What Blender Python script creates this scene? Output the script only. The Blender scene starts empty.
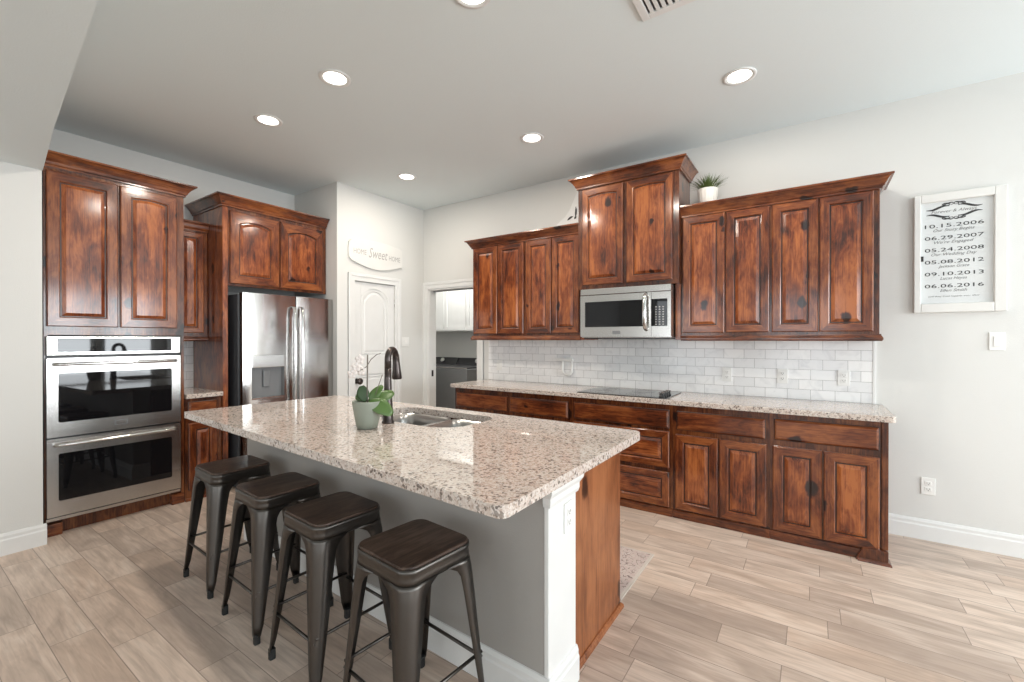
import bpy, bmesh, math, random
from mathutils import Vector, Matrix
random.seed(7)
S = bpy.context.scene
COL = S.collection

# ------------------------------------------------------------------ camera, world, exposure
cd = bpy.data.cameras.new('camera')
cd.sensor_width = 36.0
cd.lens = 440.0 / 1024.0 * 36.0
cd.clip_start = 0.02
cam = bpy.data.objects.new('camera', cd)
cam.location = (0, 0, 1.38)
cam.rotation_euler = (math.radians(89.8), 0, math.radians(34.17))
COL.objects.link(cam)
S.camera = cam
w = bpy.data.worlds.new('sky')
S.world = w
w.use_nodes = True
w.node_tree.nodes['Background'].inputs[0].default_value = (0.86, 0.93, 1.0, 1)
w.node_tree.nodes['Background'].inputs[1].default_value = 1.0
vs = S.view_settings
vs.view_transform = 'Standard'
vs.look = 'None'
vs.exposure = -0.08
vs.gamma = 1.0
vs.use_curve_mapping = False
S.cycles.caustics_reflective = False
S.cycles.caustics_refractive = False
S.cycles.sample_clamp_indirect = 6.0
S.cycles.max_bounces = 10
S.cycles.diffuse_bounces = 6

EAST, SOUTH = 4.2, -4.2
ZC, YW = 3.065, 4.11
# windows: (centre along wall, width), all sill .42, head 2.42
EWIN = [(3.42, 0.92), (2.36, 0.92), (0.9, 1.3), (-0.9, 1.3), (-2.7, 1.3)]
SWIN = [(-2.6, 1.5), (-0.2, 1.5), (2.2, 1.5)]
WZ0, WZ1 = 0.42, 2.42


def area(name, loc, rot, sx, sy, power, color, spread=180):
    l = bpy.data.lights.new(name, 'AREA')
    l.shape = 'RECTANGLE'
    l.size, l.size_y = sx, sy
    l.energy = power
    l.color = color
    l.spread = math.radians(spread)
    o = bpy.data.objects.new(name, l)
    o.location = loc
    o.rotation_euler = rot
    COL.objects.link(o)
    return o


P_EAST, P_SOUTH, P_CAN = 29.0, 10.0, 13.0      # watts per square metre of window, watts per can light
for c, ww in EWIN:
    area('daylight', (EAST + 0.13, c, (WZ0 + WZ1) / 2), (0, math.radians(90), 0), WZ1 - WZ0, ww, P_EAST * (1.85 if c > 2 else 0.66) * ww * 2.0, (0.91, 0.965, 1.0))
for c, ww in SWIN:
    area('daylight', (c, SOUTH - 0.13, (WZ0 + WZ1) / 2), (math.radians(90), 0, 0), ww, WZ1 - WZ0, P_SOUTH * ww * 2.0, (0.91, 0.965, 1.0))
CANS = [(-2.54, 1.71), (-3.45, 1.75), (-3.46, 3.16), (-1.93, 3.14), (-0.38, 3.15), (-1.365, 1.665)]
CANP = [P_CAN * 1.2, P_CAN * 1.2, P_CAN, P_CAN, P_CAN, P_CAN]


# ------------------------------------------------------------------ materials
def new_mat(name):
    m = bpy.data.materials.new(name)
    m.use_nodes = True
    nt = m.node_tree
    b = nt.nodes['Principled BSDF']
    return m, nt, b


def N(nt, t, **kw):
    n = nt.nodes.new(t)
    for k, v in kw.items():
        setattr(n, k, v)
    return n


def mathn(nt, op, a, b=None, c=None):
    n = N(nt, 'ShaderNodeMath', operation=op)
    for i, v in enumerate((a, b, c)):
        if v is None:
            continue
        if isinstance(v, (int, float)):
            n.inputs[i].default_value = v
        else:
            nt.links.new(v, n.inputs[i])
    return n.outputs[0]


def ramp(nt, fac, stops, interp='LINEAR'):
    r = N(nt, 'ShaderNodeValToRGB')
    r.color_ramp.interpolation = interp
    e = r.color_ramp.elements
    while len(e) < len(stops):
        e.new(0.5)
    for i, (p, c) in enumerate(stops):
        e[i].position = p
        e[i].color = (*c, 1)
    nt.links.new(fac, r.inputs[0])
    return r.outputs[0]


def mix(nt, f, a, b, blend='MIX'):
    n = N(nt, 'ShaderNodeMix', data_type='RGBA', blend_type=blend)
    for s, v in ((n.inputs[0], f), (n.inputs[6], a), (n.inputs[7], b)):
        if isinstance(v, (int, float)):
            s.default_value = v
        elif isinstance(v, tuple):
            s.default_value = (*v, 1)
        else:
            nt.links.new(v, s)
    return n.outputs[2]


def bump(nt, b, h, dist=0.002, strength=0.4):
    n = N(nt, 'ShaderNodeBump')
    n.inputs['Strength'].default_value = strength
    n.inputs['Distance'].default_value = dist
    nt.links.new(h, n.inputs['Height'])
    nt.links.new(n.outputs[0], b.inputs['Normal'])


def plain(name, col, rough=0.5, metal=0.0, spec=0.5, coat=0.0, emit=None, estr=0.0, bump_scale=0, bump_dist=0.001):
    m, nt, b = new_mat(name)
    b.inputs['Base Color'].default_value = (*col, 1)
    b.inputs['Roughness'].default_value = rough
    b.inputs['Metallic'].default_value = metal
    b.inputs['Specular IOR Level'].default_value = spec
    b.inputs['Coat Weight'].default_value = coat
    if emit:
        b.inputs['Emission Color'].default_value = (*emit, 1)
        b.inputs['Emission Strength'].default_value = estr
    tc = N(nt, 'ShaderNodeTexCoord')
    nz = N(nt, 'ShaderNodeTexNoise')
    nz.inputs['Scale'].default_value = bump_scale or 6.0
    nt.links.new(tc.outputs['Object'], nz.inputs['Vector'])
    if bump_scale:
        bump(nt, b, nz.outputs[0], bump_dist, 0.5)
    else:       # faint tonal unevenness so no surface is dead flat
        c2 = tuple(x * 0.93 for x in col)
        c = mix(nt, nz.outputs[0], tuple(min(1, x * 1.03) for x in col), c2)
        nt.links.new(c, b.inputs['Base Color'])
    return m


def wood(name, axis, dark, mid, light, rough=0.33, knots=True, coat=1.0, scale=1.0):
    """stained knotty alder; axis = grain direction 0/1/2 in object space"""
    m, nt, b = new_mat(name)
    tc = N(nt, 'ShaderNodeTexCoord')
    oi = N(nt, 'ShaderNodeObjectInfo')
    mp = N(nt, 'ShaderNodeVectorMath', operation='ADD')
    cx = N(nt, 'ShaderNodeCombineXYZ')
    for i, k in enumerate((37.0, 53.0, 71.0)):
        nt.links.new(mathn(nt, 'MULTIPLY', oi.outputs['Random'], k), cx.inputs[i])
    nt.links.new(tc.outputs['Object'], mp.inputs[0])
    nt.links.new(cx.outputs[0], mp.inputs[1])
    v = mp.outputs[0]

    def stretched(f, s):
        q = N(nt, 'ShaderNodeVectorMath', operation='MULTIPLY')
        sc = [s, s, s]
        sc[axis] = s * f
        q.inputs[1].default_value = sc
        nt.links.new(v, q.inputs[0])
        return q.outputs[0]

    def noise(vec, scale_, det, rough_=0.55, dist=0.0):
        n = N(nt, 'ShaderNodeTexNoise')
        n.inputs['Scale'].default_value = scale_
        n.inputs['Detail'].default_value = det
        n.inputs['Roughness'].default_value = rough_
        n.inputs['Distortion'].default_value = dist
        nt.links.new(vec, n.inputs['Vector'])
        return n.outputs[0]
    big = noise(stretched(0.35, 1.0), 9.0 * scale, 4, 0.6, 0.8)
    blot = noise(stretched(0.6, 1.0), 3.3 * scale, 3, 0.6, 0.5)
    fine = noise(stretched(0.03, 1.0), 140.0 * scale, 3, 0.6)
    midn = noise(stretched(0.22, 1.0), 34.0 * scale, 5, 0.65, 1.0)
    t = mathn(nt, 'ADD', mathn(nt, 'MULTIPLY', mathn(nt, 'SUBTRACT', midn, 0.5), 0.42), mathn(nt, 'MULTIPLY', big, 0.55))
    t = mathn(nt, 'ADD', t, mathn(nt, 'ADD', mathn(nt, 'MULTIPLY', blot, 0.45), mathn(nt, 'MULTIPLY', mathn(nt, 'SUBTRACT', fine, 0.25), 0.34)))
    if knots:
        vo = N(nt, 'ShaderNodeTexVoronoi', feature='F1')
        vo.inputs['Scale'].default_value = 6.5
        wob = N(nt, 'ShaderNodeVectorMath', operation='ADD')
        nn = N(nt, 'ShaderNodeTexNoise')
        nn.inputs['Scale'].default_value = 14
        nt.links.new(v, nn.inputs['Vector'])
        ws = N(nt, 'ShaderNodeVectorMath', operation='SCALE')
        ws.inputs['Scale'].default_value = 0.05
        nt.links.new(nn.outputs['Color'], ws.inputs[0])
        nt.links.new(stretched(0.62, 1.0), wob.inputs[0])
        nt.links.new(ws.outputs[0], wob.inputs[1])
        nt.links.new(wob.outputs[0], vo.inputs['Vector'])
        sep = N(nt, 'ShaderNodeSeparateColor')
        nt.links.new(vo.outputs['Color'], sep.inputs[0])
        size = mathn(nt, 'MULTIPLY', mathn(nt, 'POWER', sep.outputs[0], 1.6), 0.24)
        k = mathn(nt, 'SUBTRACT', 1.0, mathn(nt, 'SMOOTH_MIN', mathn(nt, 'DIVIDE', vo.outputs['Distance'], mathn(nt, 'ADD', size, 0.02)), 1.0, 0.15))
        t = mathn(nt, 'SUBTRACT', t, mathn(nt, 'MULTIPLY', mathn(nt, 'SMOOTH_MIN', mathn(nt, 'MULTIPLY', mathn(nt, 'MAXIMUM', k, 0.0), 2.2), 1.0, 0.3), 0.36))
    c = ramp(nt, t, [(0.26, tuple(x * 0.35 for x in dark)), (0.42, dark), (0.555, mid), (0.72, light)])
    nt.links.new(c, b.inputs['Base Color'])
    b.inputs['Roughness'].default_value = rough
    b.inputs['Specular IOR Level'].default_value = 0.2
    b.inputs['Coat Weight'].default_value = coat
    b.inputs['Coat Roughness'].default_value = 0.13
    bump(nt, b, fine, 0.0006, 0.25)
    return m


AD, AM, AL = (0.042, 0.0095, 0.0045), (0.18, 0.042, 0.012), (0.38, 0.118, 0.033)
def dk(c, k):
    return tuple(x * k for x in c)


FRV = wood('alder_frame_shaded', 2, dk(AD, .5), dk(AM, .45), dk(AL, .5))  # darker alder: frame glaze plus shade between the doors put into the colour
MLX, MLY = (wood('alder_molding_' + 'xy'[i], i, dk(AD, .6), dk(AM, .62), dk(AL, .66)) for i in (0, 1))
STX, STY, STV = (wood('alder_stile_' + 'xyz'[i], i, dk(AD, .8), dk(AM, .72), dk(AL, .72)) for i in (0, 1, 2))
WV = wood('alder_vertical', 2, AD, AM, AL)
WHX = wood('alder_along_x', 0, AD, AM, AL)
WHY = wood('alder_along_y', 1, AD, AM, AL)
GLAZE = plain('dark_glaze', (0.022, 0.008, 0.005), 0.35, coat=0.2)
IV = wood('island_alder', 2, (0.12, 0.036, 0.013), (0.23, 0.078, 0.029), (0.33, 0.125, 0.05), rough=0.4, coat=0.3, scale=0.7)
SEATW = wood('stool_seat_wood', 1, (0.024, 0.015, 0.012), (0.058, 0.036, 0.026), (0.115, 0.076, 0.057), rough=0.42, knots=False, coat=0.15)
PAINT = plain('wall_paint', (0.66, 0.66, 0.64), 0.75, spec=0.25, bump_scale=180, bump_dist=0.0012)
CEILM = plain('ceiling_paint', (0.72, 0.78, 0.79), 0.85, spec=0.2, bump_scale=150, bump_dist=0.0015)
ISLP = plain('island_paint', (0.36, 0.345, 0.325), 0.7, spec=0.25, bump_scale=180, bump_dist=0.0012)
TRIM = plain('trim_white', (0.74, 0.745, 0.735), 0.35, spec=0.45)
PLASTIC = plain('white_plastic', (0.80, 0.80, 0.78), 0.35)
SLOT = plain('outlet_slot', (0.30, 0.30, 0.29), 0.6)
WHITEW = plain('white_board', (0.71, 0.705, 0.68), 0.55)
INK = plain('black_ink', (0.03, 0.03, 0.03), 0.6)
INKG = plain('grey_ink', (0.16, 0.16, 0.16), 0.6)
SIGNG = plain('sign_grey_letters', (0.36, 0.355, 0.345), 0.6)
BLACK = plain('black_plastic', (0.012, 0.012, 0.013), 0.35)
RUBBER = plain('black_rubber', (0.015, 0.015, 0.015), 0.7)
BLKGLASS = plain('black_glass', (0.006, 0.006, 0.007), 0.03, spec=0.45)
COOKGL = plain('cooktop_glass', (0.02, 0.02, 0.02), 0.04, spec=0.9)
GUN = plain('gunmetal', (0.105, 0.097, 0.09), 0.33, metal=1.0, spec=0.5)
BRONZE = plain('oiled_bronze', (0.075, 0.062, 0.058), 0.28, metal=0.8)
APPL = plain('slate_appliance', (0.20, 0.205, 0.21), 0.4, metal=0.3)
APPLD = plain('dark_appliance', (0.03, 0.03, 0.033), 0.3)
LENS = plain('lamp_lens', (0.9, 0.9, 0.88), 0.4, emit=(1.0, 0.95, 0.87), estr=6.0)
POTM = plain('sage_pot', (0.24, 0.265, 0.22), 0.45)
POTW = plain('white_pot', (0.78, 0.76, 0.72), 0.5)
SOIL = plain('soil', (0.03, 0.022, 0.016), 0.9)
LEAF = plain('orchid_leaf', (0.07, 0.135, 0.03), 0.35)
LEAFD = plain('orchid_leaf_dark', (0.04, 0.08, 0.028), 0.4)
PETAL = plain('petal', (0.80, 0.74, 0.71), 0.6)
TWIG = plain('twig', (0.14, 0.12, 0.10), 0.7)
GRASSM = plain('grass_blade', (0.10, 0.15, 0.035), 0.55)


def steel(name, axis, base=(0.60, 0.59, 0.575), rough=0.24):
    m, nt, b = new_mat(name)
    tc = N(nt, 'ShaderNodeTexCoord')
    q = N(nt, 'ShaderNodeVectorMath', operation='MULTIPLY')
    sc = [260.0] * 3
    sc[axis] = 3.0
    q.inputs[1].default_value = sc
    nt.links.new(tc.outputs['Object'], q.inputs[0])
    n = N(nt, 'ShaderNodeTexNoise')
    n.inputs['Scale'].default_value = 1.0
    n.inputs['Detail'].default_value = 2
    nt.links.new(q.outputs[0], n.inputs['Vector'])
    b.inputs['Base Color'].default_value = (*base, 1)
    b.inputs['Metallic'].default_value = 1.0
    nt.links.new(mathn(nt, 'ADD', mathn(nt, 'MULTIPLY', n.outputs[0], 0.14), rough - 0.07), b.inputs['Roughness'])
    bump(nt, b, n.outputs[0], 0.0003, 0.25)
    return m


STEELX, STEELY, STEELZ = steel('steel_brushed_x', 0, (0.53, 0.51, 0.485)), steel('steel_brushed_y', 1, (0.58, 0.565, 0.545)), steel('steel_brushed_z', 2, (0.52, 0.505, 0.49), 0.15)
STEELP = steel('steel_polished', 2, (0.66, 0.65, 0.64), 0.13)


STEELB = steel('steel_bowl', 0, (0.38, 0.375, 0.365), 0.3)


def granite():
    m, nt, b = new_mat('granite')
    tc = N(nt, 'ShaderNodeTexCoord')
    v = tc.outputs['Object']

    def vor(scale):
        n = N(nt, 'ShaderNodeTexVoronoi', feature='F1')
        n.inputs['Scale'].default_value = scale
        nt.links.new(v, n.inputs['Vector'])
        s = N(nt, 'ShaderNodeSeparateColor')
        nt.links.new(n.outputs['Color'], s.inputs[0])
        return s.outputs[0]
    a = ramp(nt, vor(105), [(0.0, (0.62, 0.555, 0.50)), (0.30, (0.50, 0.405, 0.345)), (0.55, (0.66, 0.62, 0.58)), (0.74, (0.36, 0.275, 0.23)), (0.86, (0.72, 0.69, 0.66)), (0.93, (0.20, 0.15, 0.13))], 'CONSTANT')
    c = ramp(nt, vor(210), [(0.0, (0.64, 0.58, 0.53)), (0.42, (0.54, 0.45, 0.39)), (0.66, (0.70, 0.67, 0.64)), (0.83, (0.33, 0.26, 0.225)), (0.93, (0.05, 0.04, 0.04))], 'CONSTANT')
    nz = N(nt, 'ShaderNodeTexNoise')
    nz.inputs['Scale'].default_value = 11
    nz.inputs['Detail'].default_value = 3
    nt.links.new(v, nz.inputs['Vector'])
    col = mix(nt, 0.5, a, c)
    spk = vor(125)
    col = mix(nt, mathn(nt, 'MULTIPLY', mathn(nt, 'GREATER_THAN', spk, 0.93), 0.85), col, (0.045, 0.035, 0.035))
    col = mix(nt, mathn(nt, 'MULTIPLY', nz.outputs[0], 0.35), col, (0.62, 0.50, 0.43))
    col = mix(nt, mathn(nt, 'MULTIPLY', mathn(nt, 'GREATER_THAN', vor(85), 0.945), 0.6), col, (0.10, 0.075, 0.062))
    nt.links.new(col, b.inputs['Base Color'])
    b.inputs['Roughness'].default_value = 0.035
    b.inputs['Specular IOR Level'].default_value = 0.8
    return m


GRAN = granite()


def cell_rows(nt, U, V, length, pitch, v0, half=False, grout=0.003):
    """running-bond cells: returns (random colour per cell, joint mask, per-cell random value)"""
    vv = mathn(nt, 'DIVIDE', mathn(nt, 'SUBTRACT', V, v0), pitch)
    row = mathn(nt, 'FLOOR', vv)
    fv = mathn(nt, 'FRACT', vv)
    if half:
        off = mathn(nt, 'MULTIPLY', mathn(nt, 'MODULO', mathn(nt, 'ABSOLUTE', row), 2.0), 0.5)
    else:
        wn = N(nt, 'ShaderNodeTexWhiteNoise', noise_dimensions='1D')
        nt.links.new(row, wn.inputs['W'])
        off = wn.outputs['Value']
    uu = mathn(nt, 'ADD', mathn(nt, 'DIVIDE', U, length), off)
    colm = mathn(nt, 'FLOOR', uu)
    fu = mathn(nt, 'FRACT', uu)
    cx = N(nt, 'ShaderNodeCombineXYZ')
    nt.links.new(row, cx.inputs[0])
    nt.links.new(colm, cx.inputs[1])
    wn2 = N(nt, 'ShaderNodeTexWhiteNoise', noise_dimensions='2D')
    nt.links.new(cx.outputs[0], wn2.inputs['Vector'])

    def edge(f, size):
        d = mathn(nt, 'MINIMUM', f, mathn(nt, 'SUBTRACT', 1.0, f))
        return mathn(nt, 'LESS_THAN', mathn(nt, 'MULTIPLY', d, size), grout / 2)
    joint = mathn(nt, 'MAXIMUM', edge(fu, length), edge(fv, pitch))
    return wn2.outputs['Color'], joint, wn2.outputs['Value']


def floor_mat():
    m, nt, b = new_mat('plank_tile')
    tc = N(nt, 'ShaderNodeTexCoord')
    sp = N(nt, 'ShaderNodeSeparateXYZ')
    nt.links.new(tc.outputs['Object'], sp.inputs[0])
    rc, joint, rv = cell_rows(nt, sp.outputs[0], sp.outputs[1], 0.607, 0.156, 2.18, grout=0.0035)
    # grain: noise stretched along x, shifted per plank
    sh = N(nt, 'ShaderNodeVectorMath', operation='SCALE')
    sh.inputs['Scale'].default_value = 40.0
    nt.links.new(rc, sh.inputs[0])
    ad = N(nt, 'ShaderNodeVectorMath', operation='ADD')
    nt.links.new(tc.outputs['Object'], ad.inputs[0])
    nt.links.new(sh.outputs[0], ad.inputs[1])

    def noise(sx, sy, det, dist=0.0):
        q = N(nt, 'ShaderNodeVectorMath', operation='MULTIPLY')
        q.inputs[1].default_value = (sx, sy, 1)
        nt.links.new(ad.outputs[0], q.inputs[0])
        n = N(nt, 'ShaderNodeTexNoise')
        n.inputs['Scale'].default_value = 1.0
        n.inputs['Detail'].default_value = det
        n.inputs['Distortion'].default_value = dist
        nt.links.new(q.outputs[0], n.inputs['Vector'])
        return n.outputs[0]
    broad = noise(2.2, 9, 4, 1.2)
    fine = noise(5, 75, 4, 0.6)
    base = ramp(nt, rv, [(0.0, (0.56, 0.43, 0.345)), (0.3, (0.64, 0.52, 0.435)), (0.6, (0.45, 0.355, 0.295)), (0.8, (0.67, 0.55, 0.465)), (1.0, (0.55, 0.42, 0.335))])
    c = mix(nt, mathn(nt, 'MULTIPLY', mathn(nt, 'SMOOTH_MAX', mathn(nt, 'SUBTRACT', broad, 0.45), 0.0, 0.05), 2.2), base, (0.30, 0.235, 0.19))
    c = mix(nt, mathn(nt, 'MULTIPLY', mathn(nt, 'SMOOTH_MAX', mathn(nt, 'SUBTRACT', 0.47, broad), 0.0, 0.05), 2.4), c, (0.74, 0.65, 0.565))
    c = mix(nt, mathn(nt, 'MULTIPLY', mathn(nt, 'SMOOTH_MAX', mathn(nt, 'SUBTRACT', fine, 0.42), 0.0, 0.05), 1.5), c, (0.31, 0.235, 0.19))
    c = mix(nt, mathn(nt, 'MULTIPLY', joint, 0.8), c, (0.22, 0.175, 0.145))
    nt.links.new(c, b.inputs['Base Color'])
    b.inputs['Roughness'].default_value = 0.42
    b.inputs['Specular IOR Level'].default_value = 0.4
    bump(nt, b, mathn(nt, 'SUBTRACT', mathn(nt, 'MULTIPLY', fine, 0.2), joint), 0.0015, 0.5)
    return m


def tile_mat(name, axis):
    m, nt, b = new_mat(name)
    tc = N(nt, 'ShaderNodeTexCoord')
    sp = N(nt, 'ShaderNodeSeparateXYZ')
    nt.links.new(tc.outputs['Object'], sp.inputs[0])
    rc, joint, rv = cell_rows(nt, sp.outputs[axis], sp.outputs[2], 0.1524, 0.0772, 0.914, True, 0.003)
    nz = N(nt, 'ShaderNodeTexNoise')
    nz.inputs['Scale'].default_value = 9
    nz.inputs['Detail'].default_value = 5
    nz.inputs['Distortion'].default_value = 1.5
    ad = N(nt, 'ShaderNodeVectorMath', operation='ADD')
    nt.links.new(tc.outputs['Object'], ad.inputs[0])
    sh = N(nt, 'ShaderNodeVectorMath', operation='SCALE')
    sh.inputs['Scale'].default_value = 20.0
    nt.links.new(rc, sh.inputs[0])
    nt.links.new(sh.outputs[0], ad.inputs[1])
    nt.links.new(ad.outputs[0], nz.inputs['Vector'])
    base = ramp(nt, rv, [(0, (0.86, 0.865, 0.865)), (0.5, (0.77, 0.775, 0.78)), (1, (0.88, 0.88, 0.875))])
    c = mix(nt, mathn(nt, 'MULTIPLY', mathn(nt, 'MAXIMUM', mathn(nt, 'SUBTRACT', nz.outputs[0], 0.52), 0.0), 1.6), base, (0.50, 0.51, 0.53))
    c = mix(nt, joint, c, (0.40, 0.40, 0.40))
    nt.links.new(c, b.inputs['Base Color'])
    b.inputs['Roughness'].default_value = 0.14
    bump(nt, b, mathn(nt, 'SUBTRACT', 1.0, joint), 0.0012, 0.5)
    return m


def rug_mat():
    m, nt, b = new_mat('rug_pattern')
    tc = N(nt, 'ShaderNodeTexCoord')
    vo = N(nt, 'ShaderNodeTexVoronoi', feature='DISTANCE_TO_EDGE')
    vo.inputs['Scale'].default_value = 38
    nt.links.new(tc.outputs['Object'], vo.inputs['Vector'])
    nz = N(nt, 'ShaderNodeTexNoise')
    nz.inputs['Scale'].default_value = 45
    nz.inputs['Detail'].default_value = 4
    nt.links.new(tc.outputs['Object'], nz.inputs['Vector'])
    t = mathn(nt, 'ADD', mathn(nt, 'MULTIPLY', vo.outputs[0], 1.6), mathn(nt, 'MULTIPLY', nz.outputs[0], 0.8))
    c = ramp(nt, t, [(0.36, (0.20, 0.15, 0.15)), (0.46, (0.42, 0.34, 0.31)), (0.58, (0.56, 0.50, 0.46)), (0.7, (0.50, 0.40, 0.37))])
    nt.links.new(c, b.inputs['Base Color'])
    b.inputs['Roughness'].default_value = 0.95
    b.inputs['Specular IOR Level'].default_value = 0.1
    bump(nt, b, nz.outputs[0], 0.003, 0.5)
    return m


FLOOR, TILEX, TILEY, RUG = floor_mat(), tile_mat('marble_tile_x', 0), tile_mat('marble_tile_y', 1), rug_mat()
RUGB = plain('rug_border', (0.55, 0.49, 0.44), 0.95, spec=0.1)

# ------------------------------------------------------------------ mesh helpers


def box(bm, x0, x1, y0, y1, z0, z1, mi=0):
    v = [bm.verts.new(p) for p in ((x0, y0, z0), (x1, y0, z0), (x1, y1, z0), (x0, y1, z0), (x0, y0, z1), (x1, y0, z1), (x1, y1, z1), (x0, y1, z1))]
    for q in ((0, 3, 2, 1), (4, 5, 6, 7), (0, 1, 5, 4), (1, 2, 6, 5), (2, 3, 7, 6), (3, 0, 4, 7)):
        f = bm.faces.new([v[i] for i in q])
        f.material_index = mi
    return bm


def B(*a, **k):
    return box(bmesh.new(), *a, **k)


def prism(bm, pts, z0, z1, mi=0):
    """extrude an xy outline from z0 to z1"""
    lo = [bm.verts.new((x, y, z0)) for x, y in pts]
    hi = [bm.verts.new((x, y, z1)) for x, y in pts]
    n = len(pts)
    fs = [bm.faces.new(lo[::-1]), bm.faces.new(hi)]
    for i in range(n):
        fs.append(bm.faces.new((lo[i], lo[(i + 1) % n], hi[(i + 1) % n], hi[i])))
    for f in fs:
        f.material_index = mi
    return bm


def tube(bm, pts, r, seg=10, mi=0, caps=True):
    """round bar along 3d points; r a number or one per point"""
    pts = [Vector(p) for p in pts]
    rr = [r] * len(pts) if isinstance(r, (int, float)) else r
    rings = []
    up = None
    for i, p in enumerate(pts):
        d = (pts[min(i + 1, len(pts) - 1)] - pts[max(i - 1, 0)]).normalized()
        if up is None:
            up = d.orthogonal().normalized()
        up = (up - d * up.dot(d)).normalized()
        s = d.cross(up)
        rings.append([bm.verts.new(p + (up * math.cos(a) + s * math.sin(a)) * rr[i]) for a in [2 * math.pi * k / seg for k in range(seg)]])
    for a, b in zip(rings, rings[1:]):
        for k in range(seg):
            f = bm.faces.new((a[k], a[(k + 1) % seg], b[(k + 1) % seg], b[k]))
            f.material_index = mi
            f.smooth = True
    if caps:
        bm.faces.new(rings[0][::-1]).material_index = mi
        bm.faces.new(rings[-1]).material_index = mi
    return bm


def lathe(bm, prof, cx, cy, seg=32, mi=0, rib=0.0, nrib=0):
    """revolve (r, z) profile about the vertical through cx, cy"""
    rings = []
    for r, z in prof:
        ring = []
        for k in range(seg):
            a = 2 * math.pi * k / seg
            q = r * (1 + (rib * math.cos(nrib * a) if nrib else 0))
            ring.append(bm.verts.new((cx + q * math.cos(a), cy + q * math.sin(a), z)))
        rings.append(ring)
    for a, b in zip(rings, rings[1:]):
        for k in range(seg):
            f = bm.faces.new((a[k], a[(k + 1) % seg], b[(k + 1) % seg], b[k]))
            f.material_index = mi
            f.smooth = True
    for ring, flip in ((rings[0], True), (rings[-1], False)):
        if prof[0 if flip else -1][0] > 1e-4:
            bm.faces.new(ring[::-1] if flip else ring).material_index = mi
    return bm


def rrect(x0, x1, y0, y1, r, seg=6):
    """rounded rectangle outline; r a number or (bl, br, tr, tl)"""
    rs = (r,) * 4 if isinstance(r, (int, float)) else r
    out = []
    for (cx, cy, a0, q) in ((x0 + rs[0], y0 + rs[0], 180, rs[0]), (x1 - rs[1], y0 + rs[1], 270, rs[1]), (x1 - rs[2], y1 - rs[2], 0, rs[2]), (x0 + rs[3], y1 - rs[3], 90, rs[3])):
        for k in range(seg + 1):
            a = math.radians(a0 + 90 * k / seg)
            out.append((cx + q * math.cos(a), cy + q * math.sin(a)))
    return out


def sweep(bm, path, prof, mi=0):
    """mitred moulding: path = xy points at z base in prof; prof = [(out, z)...] closed; out is to the RIGHT of travel"""
    n = len(path)
    P = [Vector(p) for p in path]
    rings = []
    for i in range(n):
        d0 = (P[i] - P[i - 1]).normalized() if i > 0 else None
        d1 = (P[i + 1] - P[i]).normalized() if i < n - 1 else None
        d0, d1 = d0 or d1, d1 or d0
        n0, n1 = Vector((d0.y, -d0.x)), Vector((d1.y, -d1.x))
        nn = (n0 + n1).normalized()
        k = 1.0 / max(0.2, nn.dot(n0))
        rings.append([bm.verts.new((P[i].x + nn.x * o * k, P[i].y + nn.y * o * k, z)) for o, z in prof])
    m = len(prof)
    for a, b in zip(rings, rings[1:]):
        for k in range(m):
            bm.faces.new((a[k], a[(k + 1) % m], b[(k + 1) % m], b[k])).material_index = mi
    bm.faces.new(rings[0][::-1]).material_index = mi
    bm.faces.new(rings[-1]).material_index = mi
    return bm


def obj(name, bm, mats, parent=None, bevel=0.0, seg=2, smooth=False, solid=0.0):
    """link bm as ONE mesh object; geometry is given in the scene's own coordinates unless the parent is flagged local"""
    bmesh.ops.recalc_face_normals(bm, faces=bm.faces[:])
    me = bpy.data.meshes.new(name)
    off = Vector((0, 0, 0))
    p = parent
    while p is not None:
        if not p.get('_local'):
            off += Vector(p.location)
        p = p.parent
    if off.length > 0:
        bmesh.ops.translate(bm, verts=bm.verts[:], vec=-off)
    bm.to_mesh(me)
    bm.free()
    for m in (mats if isinstance(mats, (list, tuple)) else [mats]):
        me.materials.append(m)
    if smooth:
        for q in me.polygons:
            q.use_smooth = True
    o = bpy.data.objects.new(name, me)
    COL.objects.link(o)
    if parent is not None:
        o.parent = parent
    if solid:
        s = o.modifiers.new('thick', 'SOLIDIFY')
        s.thickness = solid
        s.offset = 0
    if bevel:
        b = o.modifiers.new('edge', 'BEVEL')
        b.width = bevel
        b.segments = seg
        b.limit_method = 'ANGLE'
        b.angle_limit = math.radians(40)
    return o


def origin_to(o, loc):
    """move a one-mesh thing's origin without moving its geometry"""
    d = Vector(loc) - Vector(o.location)
    o.data.transform(Matrix.Translation(-d))
    o.location = loc
    return o


def thing(name, label, cat, loc=(0, 0, 0), group=None, local=False):
    o = bpy.data.objects.new(name, None)
    o.empty_display_size = 0.1
    o.location = loc
    COL.objects.link(o)
    if local:
        o['_local'] = 1
    return tag(o, label, cat, group)


def tag(o, label, cat, group=None):
    o['label'] = label
    o['category'] = cat
    o['kind'] = 'thing'
    if group:
        o['group'] = group
    return o


def struct(name, bm, m, parent=None, bevel=0.0, label=None):
    o = obj(name, bm, m, parent, bevel)
    if parent is None:
        o['kind'] = 'structure'
        o['category'] = name.split('_')[0]
        o['label'] = label or 'plain ' + name.replace('_', ' ') + ' of the kitchen'
    return o


# ------------------------------------------------------------------ cabinet fronts
def facing(side, plane):
    """(u, v, n) on a cabinet front -> scene xyz. side 'S' faces -y (right wall run), 'E' faces +x (left wall), 'N' faces +y"""
    if side == 'S':
        return lambda u, v, n: (u, plane - n, v)
    if side == 'N':
        return lambda u, v, n: (u, plane + n, v)
    return lambda u, v, n: (plane + n, u, v)


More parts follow.
